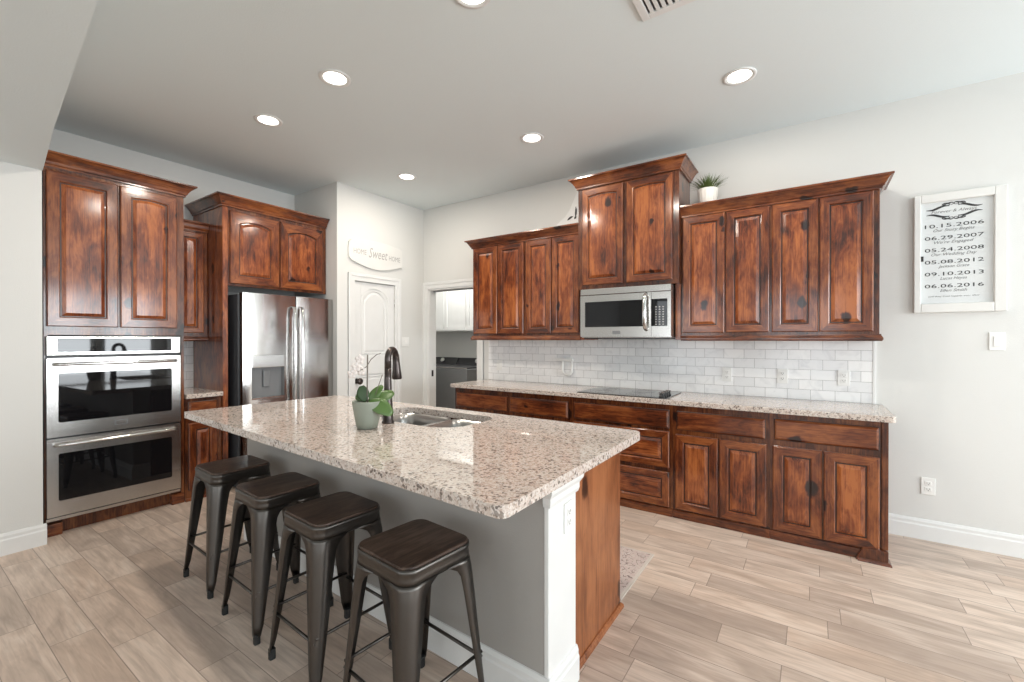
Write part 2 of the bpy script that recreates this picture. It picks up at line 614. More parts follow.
def panel_front(u0, u1, v0, v1, side, plane, fw=0.058, t=0.022, arch=0.0, flat=False, bm=None, groove=1):
    """raised-panel door (or slab drawer front when flat). slots: 0 vertical grain, 1 dark glaze, 2 horizontal grain"""
    bm = bm or bmesh.new()
    at = facing(side, plane)
    K = 12

    def loop(d, n, a):
        pts = [(u0 + d, v0 + d), (u1 - d, v0 + d)]
        for k in range(K + 1):
            s = k / K
            pts.append((u1 - d + (u0 - u1 + 2 * d) * s, v1 - d - a * (2 * s - 1) ** 2))
        return [bm.verts.new(at(u, v, n)) for u, v in pts]
    if flat:
        steps = [(0, 0, 0, 0), (0, t - 0.012, 0, 1), (0.004, t - 0.010, 0, 2), (0.016, t, 0, None)]
    else:
        steps = [(0, 0, 0, 0), (0, t - 0.006, 0, 0), (0.006, t, 0, 'f'), (fw, t, arch, 0), (fw + 0.004, t - 0.003, arch, 0), (fw + 0.007, t - 0.012, arch, 1),
                 (fw + 0.014, t - 0.012, arch, 0), (fw + 0.036, t - 0.002, arch, None)]
    loops = [loop(d, n, a) for d, n, a, _ in steps]
    L = len(loops[0])
    for i, (a, b) in enumerate(zip(loops, loops[1:])):
        mi = steps[i][3]
        for k in range(L):
            f = bm.faces.new((a[k], a[(k + 1) % L], b[(k + 1) % L], b[k]))
            horiz = k == 0 or 2 <= k < L - 1
            f.material_index = (2 if horiz else 3) if mi == 'f' else 3 if (mi == 0 and i < 4) else mi if mi is not None else 0
    f = bm.faces.new(loops[-1])
    f.material_index = 2 if flat else 0
    bm.faces.new(loops[0][::-1]).material_index = 1
    return bm


def hmat(side):
    return STY if side == 'E' else STX


def door(parent, u0, u1, v0, v1, side, plane, **k):
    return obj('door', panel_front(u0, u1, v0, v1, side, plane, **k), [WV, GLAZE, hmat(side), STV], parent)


def drawer(parent, u0, u1, v0, v1, side, plane, flat=True, **k):
    return obj('drawer', panel_front(u0, u1, v0, v1, side, plane, flat=flat, **k), [WHX if side == 'S' else WHY, GLAZE, hmat(side), STV], parent)


def crown_prof(z0, h, out):
    return [(0, z0), (0.012, z0), (0.012, z0 + 0.012), (0.02, z0 + 0.018), (0.026, z0 + h * 0.36), (out * 0.62, z0 + h * 0.66), (out - 0.012, z0 + h * 0.84), (out - 0.01, z0 + h - 0.014), (out, z0 + h - 0.012), (out, z0 + h), (0, z0 + h)]


RAIL = lambda z0, z1: [(0, z0), (0.012, z0), (0.018, z0 + 0.01), (0.018, z0 + 0.02), (0.008, z1 - 0.008), (0.008, z1), (0, z1)]

# ------------------------------------------------------------------ the room
XL, XLF, XP = -5.01, -4.27, -4.185     # left wall behind cabinets, near left wall, pantry wall
struct('floor', B(-6.6, EAST, SOUTH, 6.0, -0.1, 0.0), FLOOR, label='pale taupe wood-look plank tile floor')
struct('ceiling', B(-6.6, EAST + .3, SOUTH - .3, 6.0, ZC, ZC + 0.12), CEILM, label='light grey textured flat ceiling')
hdr = [(-5.6, 0.688), (-4.256, 0.677), (-3.378, 0.578), (-1.974, 0.443), (-0.8, 0.32), (EAST, 0.0), (EAST, SOUTH), (-5.6, SOUTH)]
struct('ceiling_soffit', prism(bmesh.new(), hdr[::-1], 2.515, ZC), CEILM, label='dropped grey soffit at the upper left corner')
struct('wall_left_front', B(-5.3, XLF, SOUTH, 0.674, 0, 2.515), PAINT, label='pale wall left of the double oven')
struct('wall_left', B(-5.15, XL, 0.674, 2.96, 0, ZC), PAINT, label='pale wall behind the oven and fridge cabinets')
# pantry box: return wall and front wall with a door opening
bm = bmesh.new()
box(bm, XL, XP, 2.84, 2.96, 0, ZC)
box(bm, XP - 0.12, XP, 2.96, 3.055, 0, ZC)
box(bm, XP - 0.12, XP, 3.63, YW, 0, ZC)
box(bm, XP - 0.12, XP, 3.055, 3.63, 2.035, ZC)
struct('wall_pantry', bm, PAINT, label='pale wall around the white pantry door')
bm = bmesh.new()
box(bm, -6.6, -4.10, YW, YW + 0.12, 0, ZC)
box(bm, -4.10, -3.28, YW, YW + 0.12, 2.03, ZC)
box(bm, -3.28, EAST, YW, YW + 0.12, 0, ZC)
struct('wall_right', bm, PAINT, label='long pale wall behind the cooktop run')
# unseen outer walls with window openings, behind and to the right of the camera
bm = bmesh.new()
ys = sorted([(c - q / 2, c + q / 2) for c, q in EWIN])
box(bm, EAST, EAST + 0.12, SOUTH, YW + 0.12, 0, WZ0)
box(bm, EAST, EAST + 0.12, SOUTH, YW + 0.12, WZ1, ZC)
p = SOUTH
for a, b_ in ys + [(YW + 0.12, None)]:
    box(bm, EAST, EAST + 0.12, p, a, WZ0, WZ1)
    p = b_
struct('wall_east', bm, PAINT, label='window wall on the right beyond the frame')
bm = bmesh.new()
xs_ = sorted([(c - q / 2, c + q / 2) for c, q in SWIN])
box(bm, -5.3, EAST + 0.12, SOUTH - 0.12, SOUTH, 0, WZ0)
box(bm, -5.3, EAST + 0.12, SOUTH - 0.12, SOUTH, WZ1, ZC)
p = -5.3
for a, b_ in xs_ + [(EAST + 0.12, None)]:
    box(bm, p, a, SOUTH - 0.12, SOUTH, WZ0, WZ1)
    p = b_
struct('wall_south', bm, PAINT, label='window wall behind the camera')
for i, (c, q) in enumerate(EWIN):
    bm = bmesh.new()
    for (a0, a1, z0, z1) in ((c - q / 2, c - q / 2 + .05, WZ0, WZ1), (c + q / 2 - .05, c + q / 2, WZ0, WZ1), (c - q / 2, c + q / 2, WZ0, WZ0 + .05), (c - q / 2, c + q / 2, WZ1 - .05, WZ1), (c - q / 2, c + q / 2, 1.40, 1.45)):
        box(bm, EAST + .04, EAST + .09, a0, a1, z0, z1)
    struct('window_%d' % (i + 1), bm, TRIM, label='white window frame in the right-hand wall')
for i, (c, q) in enumerate(SWIN):
    bm = bmesh.new()
    for (a0, a1, z0, z1) in ((c - q / 2, c - q / 2 + .05, WZ0, WZ1), (c + q / 2 - .05, c + q / 2, WZ0, WZ1), (c - q / 2, c + q / 2, WZ0, WZ0 + .05), (c - q / 2, c + q / 2, WZ1 - .05, WZ1), (c - .025, c + .025, WZ0, WZ1)):
        box(bm, a0, a1, SOUTH - .09, SOUTH - .04, z0, z1)
    struct('window_%d' % (len(EWIN) + i + 1), bm, TRIM, label='white window frame in the wall behind the camera')
# laundry room behind the right wall
bm = bmesh.new()
box(bm, -6.6, -2.4, 5.47, 5.6, 0, ZC)
box(bm, -6.6, -6.5, YW + .12, 5.47, 0, ZC)
box(bm, -2.5, -2.4, YW + .12, 5.47, 0, ZC)
struct('wall_laundry', bm, PAINT, label='grey wall behind the washer and dryer')
# baseboards
BBP = [(0, 0), (0.016, 0), (0.016, 0.095), (0.012, 0.105), (0.012, 0.122), (0.006, 0.138), (0, 0.14)]
struct('baseboard_right', sweep(bmesh.new(), [(0.395, YW), (EAST, YW)], BBP), TRIM, label='white baseboard along the right wall')
struct('baseboard_left', sweep(bmesh.new(), [(XLF, SOUTH), (XLF, 0.69)], BBP), TRIM, label='white baseboard left of the oven')
bm = bmesh.new()
sweep(bm, [(XP, 2.845), (XP, 2.972)], BBP)
sweep(bm, [(XP, 3.712), (XP, YW), (-4.187, YW)][:2], BBP)
struct('baseboard_pantry', bm, TRIM, label='white baseboard beside the pantry door')
# pantry door: closed white two-panel door, arched upper panel
d = thing('door_1', 'white pantry door with arched upper panel and black knob', 'door', (XP - 0.0150, 3.34, 0))
d['kind'] = 'structure'
bm = bmesh.new()
box(bm, XP - 0.0500, XP - 0.0270, 3.058, 3.627, 0.01, 2.03)
obj('slab', bm, TRIM, d)


def door_panels(u0, u1, v0, v1, plane, arch):
    return panel_front(u0, u1, v0, v1, 'E', plane, fw=0.012, t=0.014, arch=arch)


bm = bmesh.new()
# stiles and rails proud of the slab, arched head filled with strips
for a in ((3.058, 3.15, 0.01, 2.03), (3.535, 3.627, 0.01, 2.03), (3.15, 3.535, 0.01, 0.22), (3.15, 3.535, 0.98, 1.19)):
    box(bm, XP - 0.0270, XP - 0.0150, *a)
K = 16
for k in range(K):
    a0, a1 = k / K, (k + 1) / K
    z0 = 1.965 - 0.095 * (2 * ((a0 + a1) / 2) - 1) ** 2
    ya, yb = 3.15 + .385 * a0, 3.15 + .385 * a1
    za, zb = 1.965 - 0.10 * (2 * a0 - 1) ** 2, 1.965 - 0.10 * (2 * a1 - 1) ** 2
    v = [bm.verts.new(p) for p in ((XP - 0.0270, ya, za), (XP - 0.0270, yb, zb), (XP - 0.0150, yb, zb), (XP - 0.0150, ya, za), (XP - 0.0270, ya, 2.03), (XP - 0.0270, yb, 2.03), (XP - 0.0150, yb, 2.03), (XP - 0.0150, ya, 2.03))]
    for q in ((0, 3, 2, 1), (4, 5, 6, 7), (0, 1, 5, 4), (2, 3, 7, 6)):
        bm.faces.new([v[i] for i in q])
obj('frame', bm, TRIM, d, bevel=0.004)
for (z0, z1, a) in ((1.19, 1.965, 0.10), (0.22, 0.98, 0.0)):
    obj('panel', panel_front(3.17, 3.515, z0 + .02, z1 - .02, 'E', XP - 0.0275, fw=0.006, t=0.008, arch=a), [TRIM] * 4, d)
bm = bmesh.new()
tube(bm, [(XP - 0.0150, 3.092, .915), (XP - 0.0090, 3.092, .915)], 0.03, 20)
tube(bm, [(XP - 0.0090, 3.092, .915), (XP + 0.0250, 3.092, .915)], 0.01, 12)
tube(bm, [(XP + 0.0210, 3.092, .915), (XP + 0.0290, 3.092, .915), (XP + .041, 3.092, .915), (XP + .055, 3.092, .915), (XP + .065, 3.092, .915), (XP + .069, 3.092, .915)], [0.014, 0.029, 0.036, 0.036, 0.025, 0.01], 18)
k_ = obj('knob', bm, BRONZE, d)
k_['label'] = 'dark round door knob'
bm = bmesh.new()
for z in (0.25, 1.05, 1.82):
    tube(bm, [(XP - 0.0100, 3.632, z - .045), (XP - 0.0100, 3.632, z + .045)], 0.006, 8)
obj('hinge', bm, STEELP, d)
CASE = 0.085


def casing(name, side, u0, u1, ztop, plane, label):
    """door casing: u0/u1 the opening; mitred boards with a stepped face"""
    bm = bmesh.new()
    at = facing(side, plane)
    for (o0, o1, t) in ((0.0, CASE, 0.012), (0.05, CASE, 0.02)):
        pts_o = [(u0 - o1, 0), (u0 - o1, ztop + o1), (u1 + o1, ztop + o1), (u1 + o1, 0)]
        pts_i = [(u0 - o0, 0), (u0 - o0, ztop + o0), (u1 + o0, ztop + o0), (u1 + o0, 0)]
        lo = [[bm.verts.new(at(u, v, n)) for u, v in p] for p in (pts_o, pts_i) for n in (0.0, t)]
        for i in range(3):
            for a, b_ in ((0, 1), (1, 3), (3, 2), (2, 0)):
                bm.faces.new((lo[a][i], lo[a][i + 1], lo[b_][i + 1], lo[b_][i]))
        for i in (0, 3):
            bm.faces.new((lo[0][i], lo[1][i], lo[3][i], lo[2][i]))
    return struct(name, bm, TRIM, bevel=0.002, label=label)


casing('trim_1', 'E', 3.055, 3.63, 2.035, XP, 'white casing around the pantry door')
casing('trim_2', 'S', -4.10, -3.28, 2.03, YW, 'white casing around the laundry doorway')
bm = bmesh.new()
box(bm, -4.10, -4.082, YW, YW + .12, 0, 2.03)
box(bm, -3.298, -3.28, YW, YW + .12, 0, 2.03)
box(bm, -4.10, -3.28, YW, YW + .12, 2.012, 2.03)
struct('trim_3', bm, TRIM, label='white jamb lining of the laundry doorway')
struct('trim_4', B(-4.082, -4.078, YW + .04, YW + .07, 0.90, 0.98), BLACK, label='black strike plate on the laundry door jamb')
struct('trim_5', B(-4.08, -3.30, YW + .07, YW + .10, 1.998, 2.012), APPL, label='dark track in the head of the laundry doorway')
# tiled splashbacks
struct('wall_backsplash', B(-3.115, 0.372, YW - 0.009, YW, 0.914, 1.40), TILEX, label='white marble subway tile splashback')
struct('trim_6', B(0.372, 0.39, YW - 0.012, YW, 0.914, 1.40), TRIM, bevel=0.002, label='white edge strip at the end of the splashback')
struct('wall_backsplash_small', B(XL, XL + 0.009, 1.53, 1.812, 0.914, 1.40), TILEY, label='white tile splashback beside the oven')

# ------------------------------------------------------------------ right wall: base cabinets
YB, YD = 3.53, 3.53      # carcass front; fronts stand proud of it
def base_unit(label, x0, x1, fronts, end=None):
    t = thing('base_cabinet', label, 'cabinet', ((x0 + x1) / 2, (YB + YW) / 2, 0), 'base cabinets under the long counter')
    bm = bmesh.new()
    box(bm, x0, x1, YB, YW - 0.005, 0.0, 0.875)
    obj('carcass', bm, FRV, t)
    bm = bmesh.new()
    box(bm, x0, x1, YB - 0.012, YB, 0.0, 0.062)
    obj('base_rail', bm, MLX, t, bevel=0.004)
    for kind, a, b_, z0, z1 in fronts:
        if kind == 'd':
            door(t, a, b_, z0, z1, 'S', YB, fw=0.055)
        elif kind == 'w':
            drawer(t, a, b_, z0, z1, 'S', YB)
        else:
            drawer(t, a, b_, z0, z1, 'S', YB, flat=False, fw=0.05)
    if end:
        bm = bmesh.new()
        at = facing('S', YB)
        pts = [(0.235, 0.0), (0.258, 0.055), (0.272, 0.085), (0.395, 0.085), (0.395, 0.0)]
        f0 = [bm.verts.new(at(u, v, 0.012)) for u, v in pts]
        f1 = [bm.verts.new(at(u, v, 0.034)) for u, v in pts]
        bm.faces.new(f0)
        bm.faces.new(f1[::-1])
        for i in range(5):
            bm.faces.new((f0[i], f0[(i + 1) % 5], f1[(i + 1) % 5], f1[i]))
        obj('bracket_foot', bm, FRV, t, bevel=0.004)
        obj('base_shoe', sweep(bmesh.new(), [(0.245, YB - 0.034), (0.396, YB - 0.034), (0.396, YB + 0.05)], [(0, 0), (0.016, 0), (0.013, 0.01), (0.004, 0.018), (0, 0.018)]), MLX, t)
        obj('end_stile', B(0.362, 0.396, YB - 0.014, YB, 0.085, 0.875), FRV, t, bevel=0.003)
    return t


base_unit('dark wood base cabinet at the laundry doorway end, one narrow drawer showing above the island', -3.125, -2.43, [('w', -3.10, -2.445, 0.675, 0.825), ('d', -3.10, -2.765, 0.07, 0.645), ('d', -2.755, -2.445, 0.07, 0.645)])
base_unit('dark wood base cabinet second from the laundry doorway, left of the cooktop', -2.43, -1.755, [('w', -2.415, -1.785, 0.675, 0.825), ('d', -2.415, -2.105, 0.07, 0.645), ('d', -2.095, -1.785, 0.07, 0.645)])
base_unit('dark wood base cabinet with three stacked wide drawers under the cooktop', -1.755, -0.885, [('w', -1.73, -0.91, 0.685, 0.83), ('p', -1.73, -0.91, 0.378, 0.662), ('p', -1.73, -0.91, 0.072, 0.345)])
base_unit('dark wood base cabinet just right of the drawer stack, one drawer over two doors', -0.885, -0.232, [('w', -0.855, -0.258, 0.685, 0.828), ('d', -0.862, -0.562, 0.075, 0.65), ('d', -0.552, -0.252, 0.075, 0.65)])
base_unit('dark wood base cabinet at the open right end with a bracket foot', -0.232, 0.385, [('w', -0.208, 0.354, 0.69, 0.838), ('d', -0.215, 0.062, 0.072, 0.65), ('d', 0.072, 0.354, 0.072, 0.65)], end=True)
ct = obj('countertop', prism(bmesh.new(), rrect(-3.15, 0.43, 3.475, YW - 0.011, (0.012, 0.03, 0.004, 0.004), 4), 0.876, 0.914), GRAN, bevel=0.006)
tag(ct, 'long speckled beige granite countertop along the right wall', 'countertop')
origin_to(ct, (-1.35, 3.79, 0.876))
# cooktop
ck = thing('cooktop', 'black glass electric cooktop set in the long granite counter', 'cooktop', (-1.32, 3.77, 0.9145))
obj('glass_top', prism(bmesh.new(), rrect(-1.70, -0.93, 3.515, 4.0, 0.015, 4), 0.9145, 0.921), COOKGL, ck, bevel=0.002)
bm = bmesh.new()
for (x, y, r) in ((-1.52, 3.65, .10), (-1.52, 3.87, .08), (-1.22, 3.65, .08), (-1.22, 3.87, .10)):
    for q in (r, r * .6):
        tube(bm, [(x + q * math.cos(k * math.pi / 20), y + q * math.sin(k * math.pi / 20), .9212) for k in range(41)], 0.0008, 4, caps=False)
obj('burner_ring', bm, INKG, ck)
for i, y in enumerate((3.545, 3.61, 3.675, 3.74)):
    bm = bmesh.new()
    lathe(bm, [(0.023, 0.9212), (0.023, 0.927), (0.019, 0.93), (0.018, 0.95), (0.016, 0.953)], -0.975, y, 20)
    kk = obj('knob', bm, BLACK, ck)
    b2 = B(-0.997, -0.953, y - 0.004, y + 0.004, 0.9535, 0.961)
    obj('grip', b2, STEELP, kk, bevel=0.002)

# ------------------------------------------------------------------ right wall: upper cabinets and microwave
YU = 3.785


def upper_run(label, x0, x1, z0, ztop, doors, yf, crown_h, out, left_end, right_end, arch=0.0, rail=True, back=YW - 0.003, top=None):
    t = thing('wall_cabinet', label, 'cabinet', ((x0 + x1) / 2, (yf + back) / 2, z0), 'upper cabinets on the cooktop wall')
    obj('carcass', B(x0, x1, yf, back, z0, ztop - 0.01), FRV, t, bevel=0.002)
    for a, b_, v0, v1 in doors:
        door(t, a, b_, v0, v1, 'S', yf, fw=0.052, arch=arch)
    path = ([(x0, back - 0.001)] if left_end else []) + [(x0, yf - 0.004), (x1, yf - 0.004)] + ([(x1, back - 0.001)] if right_end else [])
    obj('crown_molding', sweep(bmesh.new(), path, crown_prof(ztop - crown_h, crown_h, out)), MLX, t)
    if rail:
        obj('light_rail', sweep(bmesh.new(), path, RAIL(z0 - 0.002, z0 + 0.045)), MLX, t)
    return t


upper_run('four-door dark wood upper cabinet on the right, grass pot on top', -0.883, 0.378, 1.372, 2.462,
          [(-0.868, -0.556, 1.435, 2.372), (-0.548, -0.254, 1.435, 2.372), (-0.238, 0.043, 1.435, 2.372), (0.050, 0.345, 1.435, 2.372)], YU, 0.085, 0.066, False, True)
upper_run('four-door dark wood upper cabinet left of the microwave, above the laundry doorway edge', -3.09, -1.785, 1.375, 2.462,
          [(-3.07, -2.75, 1.44, 2.372), (-2.742, -2.42, 1.44, 2.372), (-2.392, -2.10, 1.44, 2.372), (-2.09, -1.80, 1.44, 2.372)], YU, 0.085, 0.066, True, False)
YM = 3.72
tm = upper_run('tall two-door dark wood cabinet standing proud above the microwave', -1.783, -0.885, 1.838, 2.85,
               [(-1.735, -1.352, 1.872, 2.745), (-1.318, -0.935, 1.872, 2.745)], YM, 0.09, 0.07, True, True, arch=0.012, rail=False)
for a in ((-1.783, -1.742), (-0.926, -0.886)):
    obj('side_panel', B(a[0], a[1], YU - 0.01, YW - .02, 1.378, 1.837), WV, tm)
mw = thing('microwave', 'stainless over-the-range microwave with black keypad and bowed handle', 'microwave', (-1.33, 3.9, 1.385))
YMF = 3.665
bm = bmesh.new()
box(bm, -1.735, -0.935, YMF + 0.03, YW - .02, 1.395, 1.832)
obj('case', bm, STEELX, mw, bevel=0.003)
obj('underside', B(-1.72, -0.95, YMF + 0.05, YW - .04, 1.385, 1.395), BLACK, mw)
bm = bmesh.new()
z0, z1 = 1.405, 1.772
x0, x1 = -1.735, -1.095
wx0, wx1, wz0, wz1 = -1.69, -1.165, 1.49, 1.715
for a in ((x0, wx0, z0, z1), (wx1, x1, z0, z1), (wx0, wx1, z0, wz0), (wx0, wx1, wz1, z1)):
    box(bm, a[0], a[1], YMF, YMF + .03, a[2], a[3])
dr = obj('door', bm, STEELX, mw)
obj('window', B(wx0, wx1, YMF + .004, YMF + .029, wz0, wz1), BLKGLASS, dr)
obj('badge', B(-1.43, -1.36, YMF - .003, YMF, 1.427, 1.455), APPL, dr)
bm = bmesh.new()
tube(bm, [(-1.135, YMF, 1.46), (-1.135, YMF - .03, 1.475), (-1.135, YMF - .047, 1.52), (-1.135, YMF - .052, 1.61), (-1.135, YMF - .047, 1.70), (-1.135, YMF - .03, 1.745), (-1.135, YMF, 1.76)], [.014, .017, .018, .018, .018, .017, .014], 12)
obj('handle', bm, STEELP, dr)
obj('vent_strip', B(-1.735, -0.935, YMF, YMF + .03, 1.776, 1.832), STEELX, mw, bevel=0.004)
bm = bmesh.new()
box(bm, -1.092, -0.935, YMF, YMF + .03, 1.405, 1.49)
box(bm, -1.092, -0.935, YMF, YMF + .03, 1.715, 1.772)
box(bm, -0.963, -0.935, YMF, YMF + .03, 1.49, 1.715)
obj('frame', bm, STEELX, mw)
kp = obj('keypad', B(-1.092, -0.963, YMF + .003, YMF + .03, 1.49, 1.715), BLKGLASS, mw)
bm = bmesh.new()
for r_ in range(8):
    for c_ in range(3):
        x, z = -1.055 + c_ * 0.029, 1.505 + r_ * 0.0205
        box(bm, x - .006, x + .006, YMF + .0015, YMF + .003, z - .0045, z + .0045)
obj('key', bm, plain('key_print', (0.45, 0.45, 0.45), 0.5), kp)

# ------------------------------------------------------------------ left wall: double oven tower
XO = -4.40
tw = thing('oven_cabinet', 'tall dark wood cabinet housing the double oven', 'cabinet', (-4.7, 1.11, 0))
bm = bmesh.new()
box(bm, XL + .003, XO, 0.70, 0.72, 0.0, 2.67)
box(bm, XL + .003, XO, 1.505, 1.525, 0.0, 2.67)
box(bm, XL + .003, XO, 0.72, 1.505, 1.412, 2.67)
box(bm, XL + .003, XO - .05, 0.72, 1.505, 0.0, 0.10)
obj('carcass', bm, FRV, tw)
for a in ((0.70, 0.79), (1.435, 1.525)):
    bm = bmesh.new()
    box(bm, XO - 0.05, XO + 0.012, a[0], a[1], 0.0, 0.085)
    obj('bracket_foot', bm, MLY, tw, bevel=0.006)
door(tw, 0.712, 1.094, 1.472, 2.56, 'E', XO, fw=0.062)
door(tw, 1.108, 1.472, 1.472, 2.56, 'E', XO, fw=0.062, arch=0.014)
obj('crown_molding', sweep(bmesh.new(), [(XO + .004, 0.702), (XO + .004, 1.525), (XL + .35, 1.525)], crown_prof(2.585, 0.095, 0.075)), MLY, tw)
ov = thing('double_oven', 'stainless built-in double wall oven stacked in the tall cabinet', 'oven', (-4.6, 1.095, 0.105))
XG = XO + 0.004
obj('case', B(XL + .1, XO - .004, 0.74, 1.485, 0.112, 1.405), BLACK, ov)
obj('trim_strip', B(XO + .0015, XG + .012, 0.706, 1.493, 0.105, 0.128), STEELY, ov, bevel=0.002)
obj('backing', B(XO + .0015, XG, 0.708, 1.49, 0.128, 1.40), BLACK, ov)


def oven_door(z0, z1, wz0, wz1, badge):
    y0, y1 = 0.708, 1.488
    wy0, wy1 = 0.765, 1.428
    bm = bmesh.new()
    # one plate with a rounded window opening
    K = 5
    inner = rrect(wy0, wy1, wz0, wz1, 0.012, K)
    outer = rrect(y0, y1, z0, z1, 0.004, K)
    n = len(inner)
    xf, xb = XG + .032, XG
    L = [[bm.verts.new((x, u, v)) for u, v in pts] for pts, x in ((outer, xb), (outer, xf), (inner, xf), (inner, xb))]
    for a, b_ in ((0, 1), (1, 2), (2, 3), (3, 0)):
        for i in range(n):
            bm.faces.new((L[a][i], L[a][(i + 1) % n], L[b_][(i + 1) % n], L[b_][i]))
    dd = obj('door', bm, STEELY, ov)
    obj('window', B(XG + .010, XG + .029, wy0 - .004, wy1 + .004, wz0 - .004, wz1 + .004), BLKGLASS, dd)
    hz = z1 - 0.042
    bm = bmesh.new()
    tube(bm, [(XG + .032, y0 + .035, hz), (XG + .062, y0 + .04, hz), (XG + .072, y0 + .12, hz), (XG + .076, 1.098, hz), (XG + .072, y1 - .12, hz), (XG + .062, y1 - .04, hz), (XG + .032, y1 - .035, hz)], 0.0125, 12)
    obj('handle', bm, STEELP, dd)
    if badge:
        bm = bmesh.new()
        box(bm, XG + .032, XG + .035, 1.065, 1.145, z0 + .035, z0 + .075)
        bd = obj('badge', bm, APPL, dd, bevel=0.001)
        obj('badge_inset', B(XG + .035, XG + .036, 1.075, 1.135, z0 + .042, z0 + .068), STEELY, bd)


oven_door(0.694, 1.248, 0.795, 1.142, True)
oven_door(0.138, 0.684, 0.245, 0.577, False)
cp = obj('control_panel', B(XG, XG + .03, 0.708, 1.488, 1.268, 1.402), STEELY, ov, bevel=0.003)
obj('display', B(XG + .0305, XG + .033, 0.762, 1.425, 1.29, 1.388), BLKGLASS, cp)

# narrow section between oven and fridge
nu = thing('wall_cabinet', 'narrow single-door dark wood wall cabinet between oven tower and fridge', 'cabinet', (-4.84, 1.67, 1.37))
XN = XL + 0.33
obj('carcass', B(XL + .003, XN, 1.53, 1.811, 1.372, 2.43), FRV, nu, bevel=0.002)
door(nu, 1.562, 1.775, 1.44, 2.36, 'E', XN, fw=0.045)
obj('crown_molding', sweep(bmesh.new(), [(XN + .002, 1.532), (XN + .002, 1.812)], crown_prof(2.375, 0.08, 0.05)), MLY, nu)
obj('light_rail', sweep(bmesh.new(), [(XN, 1.532), (XN, 1.812)], RAIL(1.365, 1.415)), MLY, nu)
nb = thing('base_cabinet', 'narrow dark wood base cabinet between oven tower and fridge', 'cabinet', (-4.7, 1.67, 0))
XB = -4.40
obj('carcass', B(XL + .003, XB, 1.53, 1.812, 0.0, 0.875), FRV, nb)
drawer(nb, 1.553, 1.772, 0.70, 0.845, 'E', XB)
door(nb, 1.553, 1.772, 0.09, 0.66, 'E', XB, fw=0.05)
obj('base_shoe', sweep(bmesh.new(), [(XB, 1.53), (XB, 1.812)], [(0, 0), (0.022, 0), (0.02, 0.012), (0.008, 0.022), (0, 0.022)]), MLY, nb)
nc = obj('countertop', prism(bmesh.new(), rrect(XL + 0.012, -4.36, 1.53, 1.812, 0.004, 2), 0.876, 0.914), GRAN, bevel=0.005)
tag(nc, 'short granite countertop in the niche between oven and fridge', 'countertop')
origin_to(nc, (-4.68, 1.67, 0.876))

# fridge enclosure
XE = -4.38
fe = thing('fridge_cabinet', 'dark wood cabinet framing the fridge with two arched doors above', 'cabinet', (-4.7, 2.33, 0))
obj('side_panel', B(XL + .003, XE, 1.815, 1.858, 0.0, 2.665), WV, fe, bevel=0.002)
obj('carcass', B(XL + .003, XE, 1.858, 2.834, 1.872, 2.665), FRV, fe, bevel=0.002)
door(fe, 1.872, 2.315, 1.892, 2.553, 'E', XE, fw=0.072, arch=0.034)
door(fe, 2.332, 2.790, 1.892, 2.553, 'E', XE, fw=0.072, arch=0.034)
obj('crown_molding', sweep(bmesh.new(), [(XL + .004, 1.815), (XE + .004, 1.815), (XE + .004, 2.832)], crown_prof(2.585, 0.095, 0.072)), MLY, fe)
# refrigerator
fr = thing('refrigerator', 'stainless side-by-side fridge with water dispenser in left door', 'refrigerator', (-4.65, 2.37, 0))
XF = -4.25
obj('case', B(-4.93, XF - .07, 1.915, 2.828, 0.02, 1.795), plain('fridge_side', (0.06, 0.063, 0.07), 0.45), fr, bevel=0.004)
dy0, dy1, dz0, dz1 = 2.0, 2.30, 0.82, 1.235


def bowed(bm, y0, y1, rects, bulge=0.018):
    """door skin gently bowed outwards across y0..y1, made of the given yz rectangles"""
    for (a, b_, z0, z1) in rects:
        n = 24
        yy = [a + (b_ - a) * k / n for k in range(n + 1)]
        fx_ = [XF - .005 + bulge * (1 - (2 * (y - y0) / (y1 - y0) - 1) ** 2) for y in yy]
        lo, hi = ([bm.verts.new((x, y, z)) for x, y in zip(fx_, yy)] for z in (z0, z1))
        for k in range(n):
            bm.faces.new((lo[k], lo[k + 1], hi[k + 1], hi[k])).smooth = True
        lo2, hi2 = ([bm.verts.new((x, y, z)) for x, y in zip(fx_, yy)] for z in (z0, z1))
        bl, bh = ([bm.verts.new((XF - .065, y, z)) for y in yy] for z in (z0, z1))
        for k in range(n):
            bm.faces.new((lo2[k], lo2[k + 1], bl[k + 1], bl[k]))
            bm.faces.new((hi2[k], hi2[k + 1], bh[k + 1], bh[k]))
            bm.faces.new((bl[k], bl[k + 1], bh[k + 1], bh[k]))
        for k in (0, n):
            bm.faces.new((lo2[k], hi2[k], bh[k], bl[k]))
    return bm


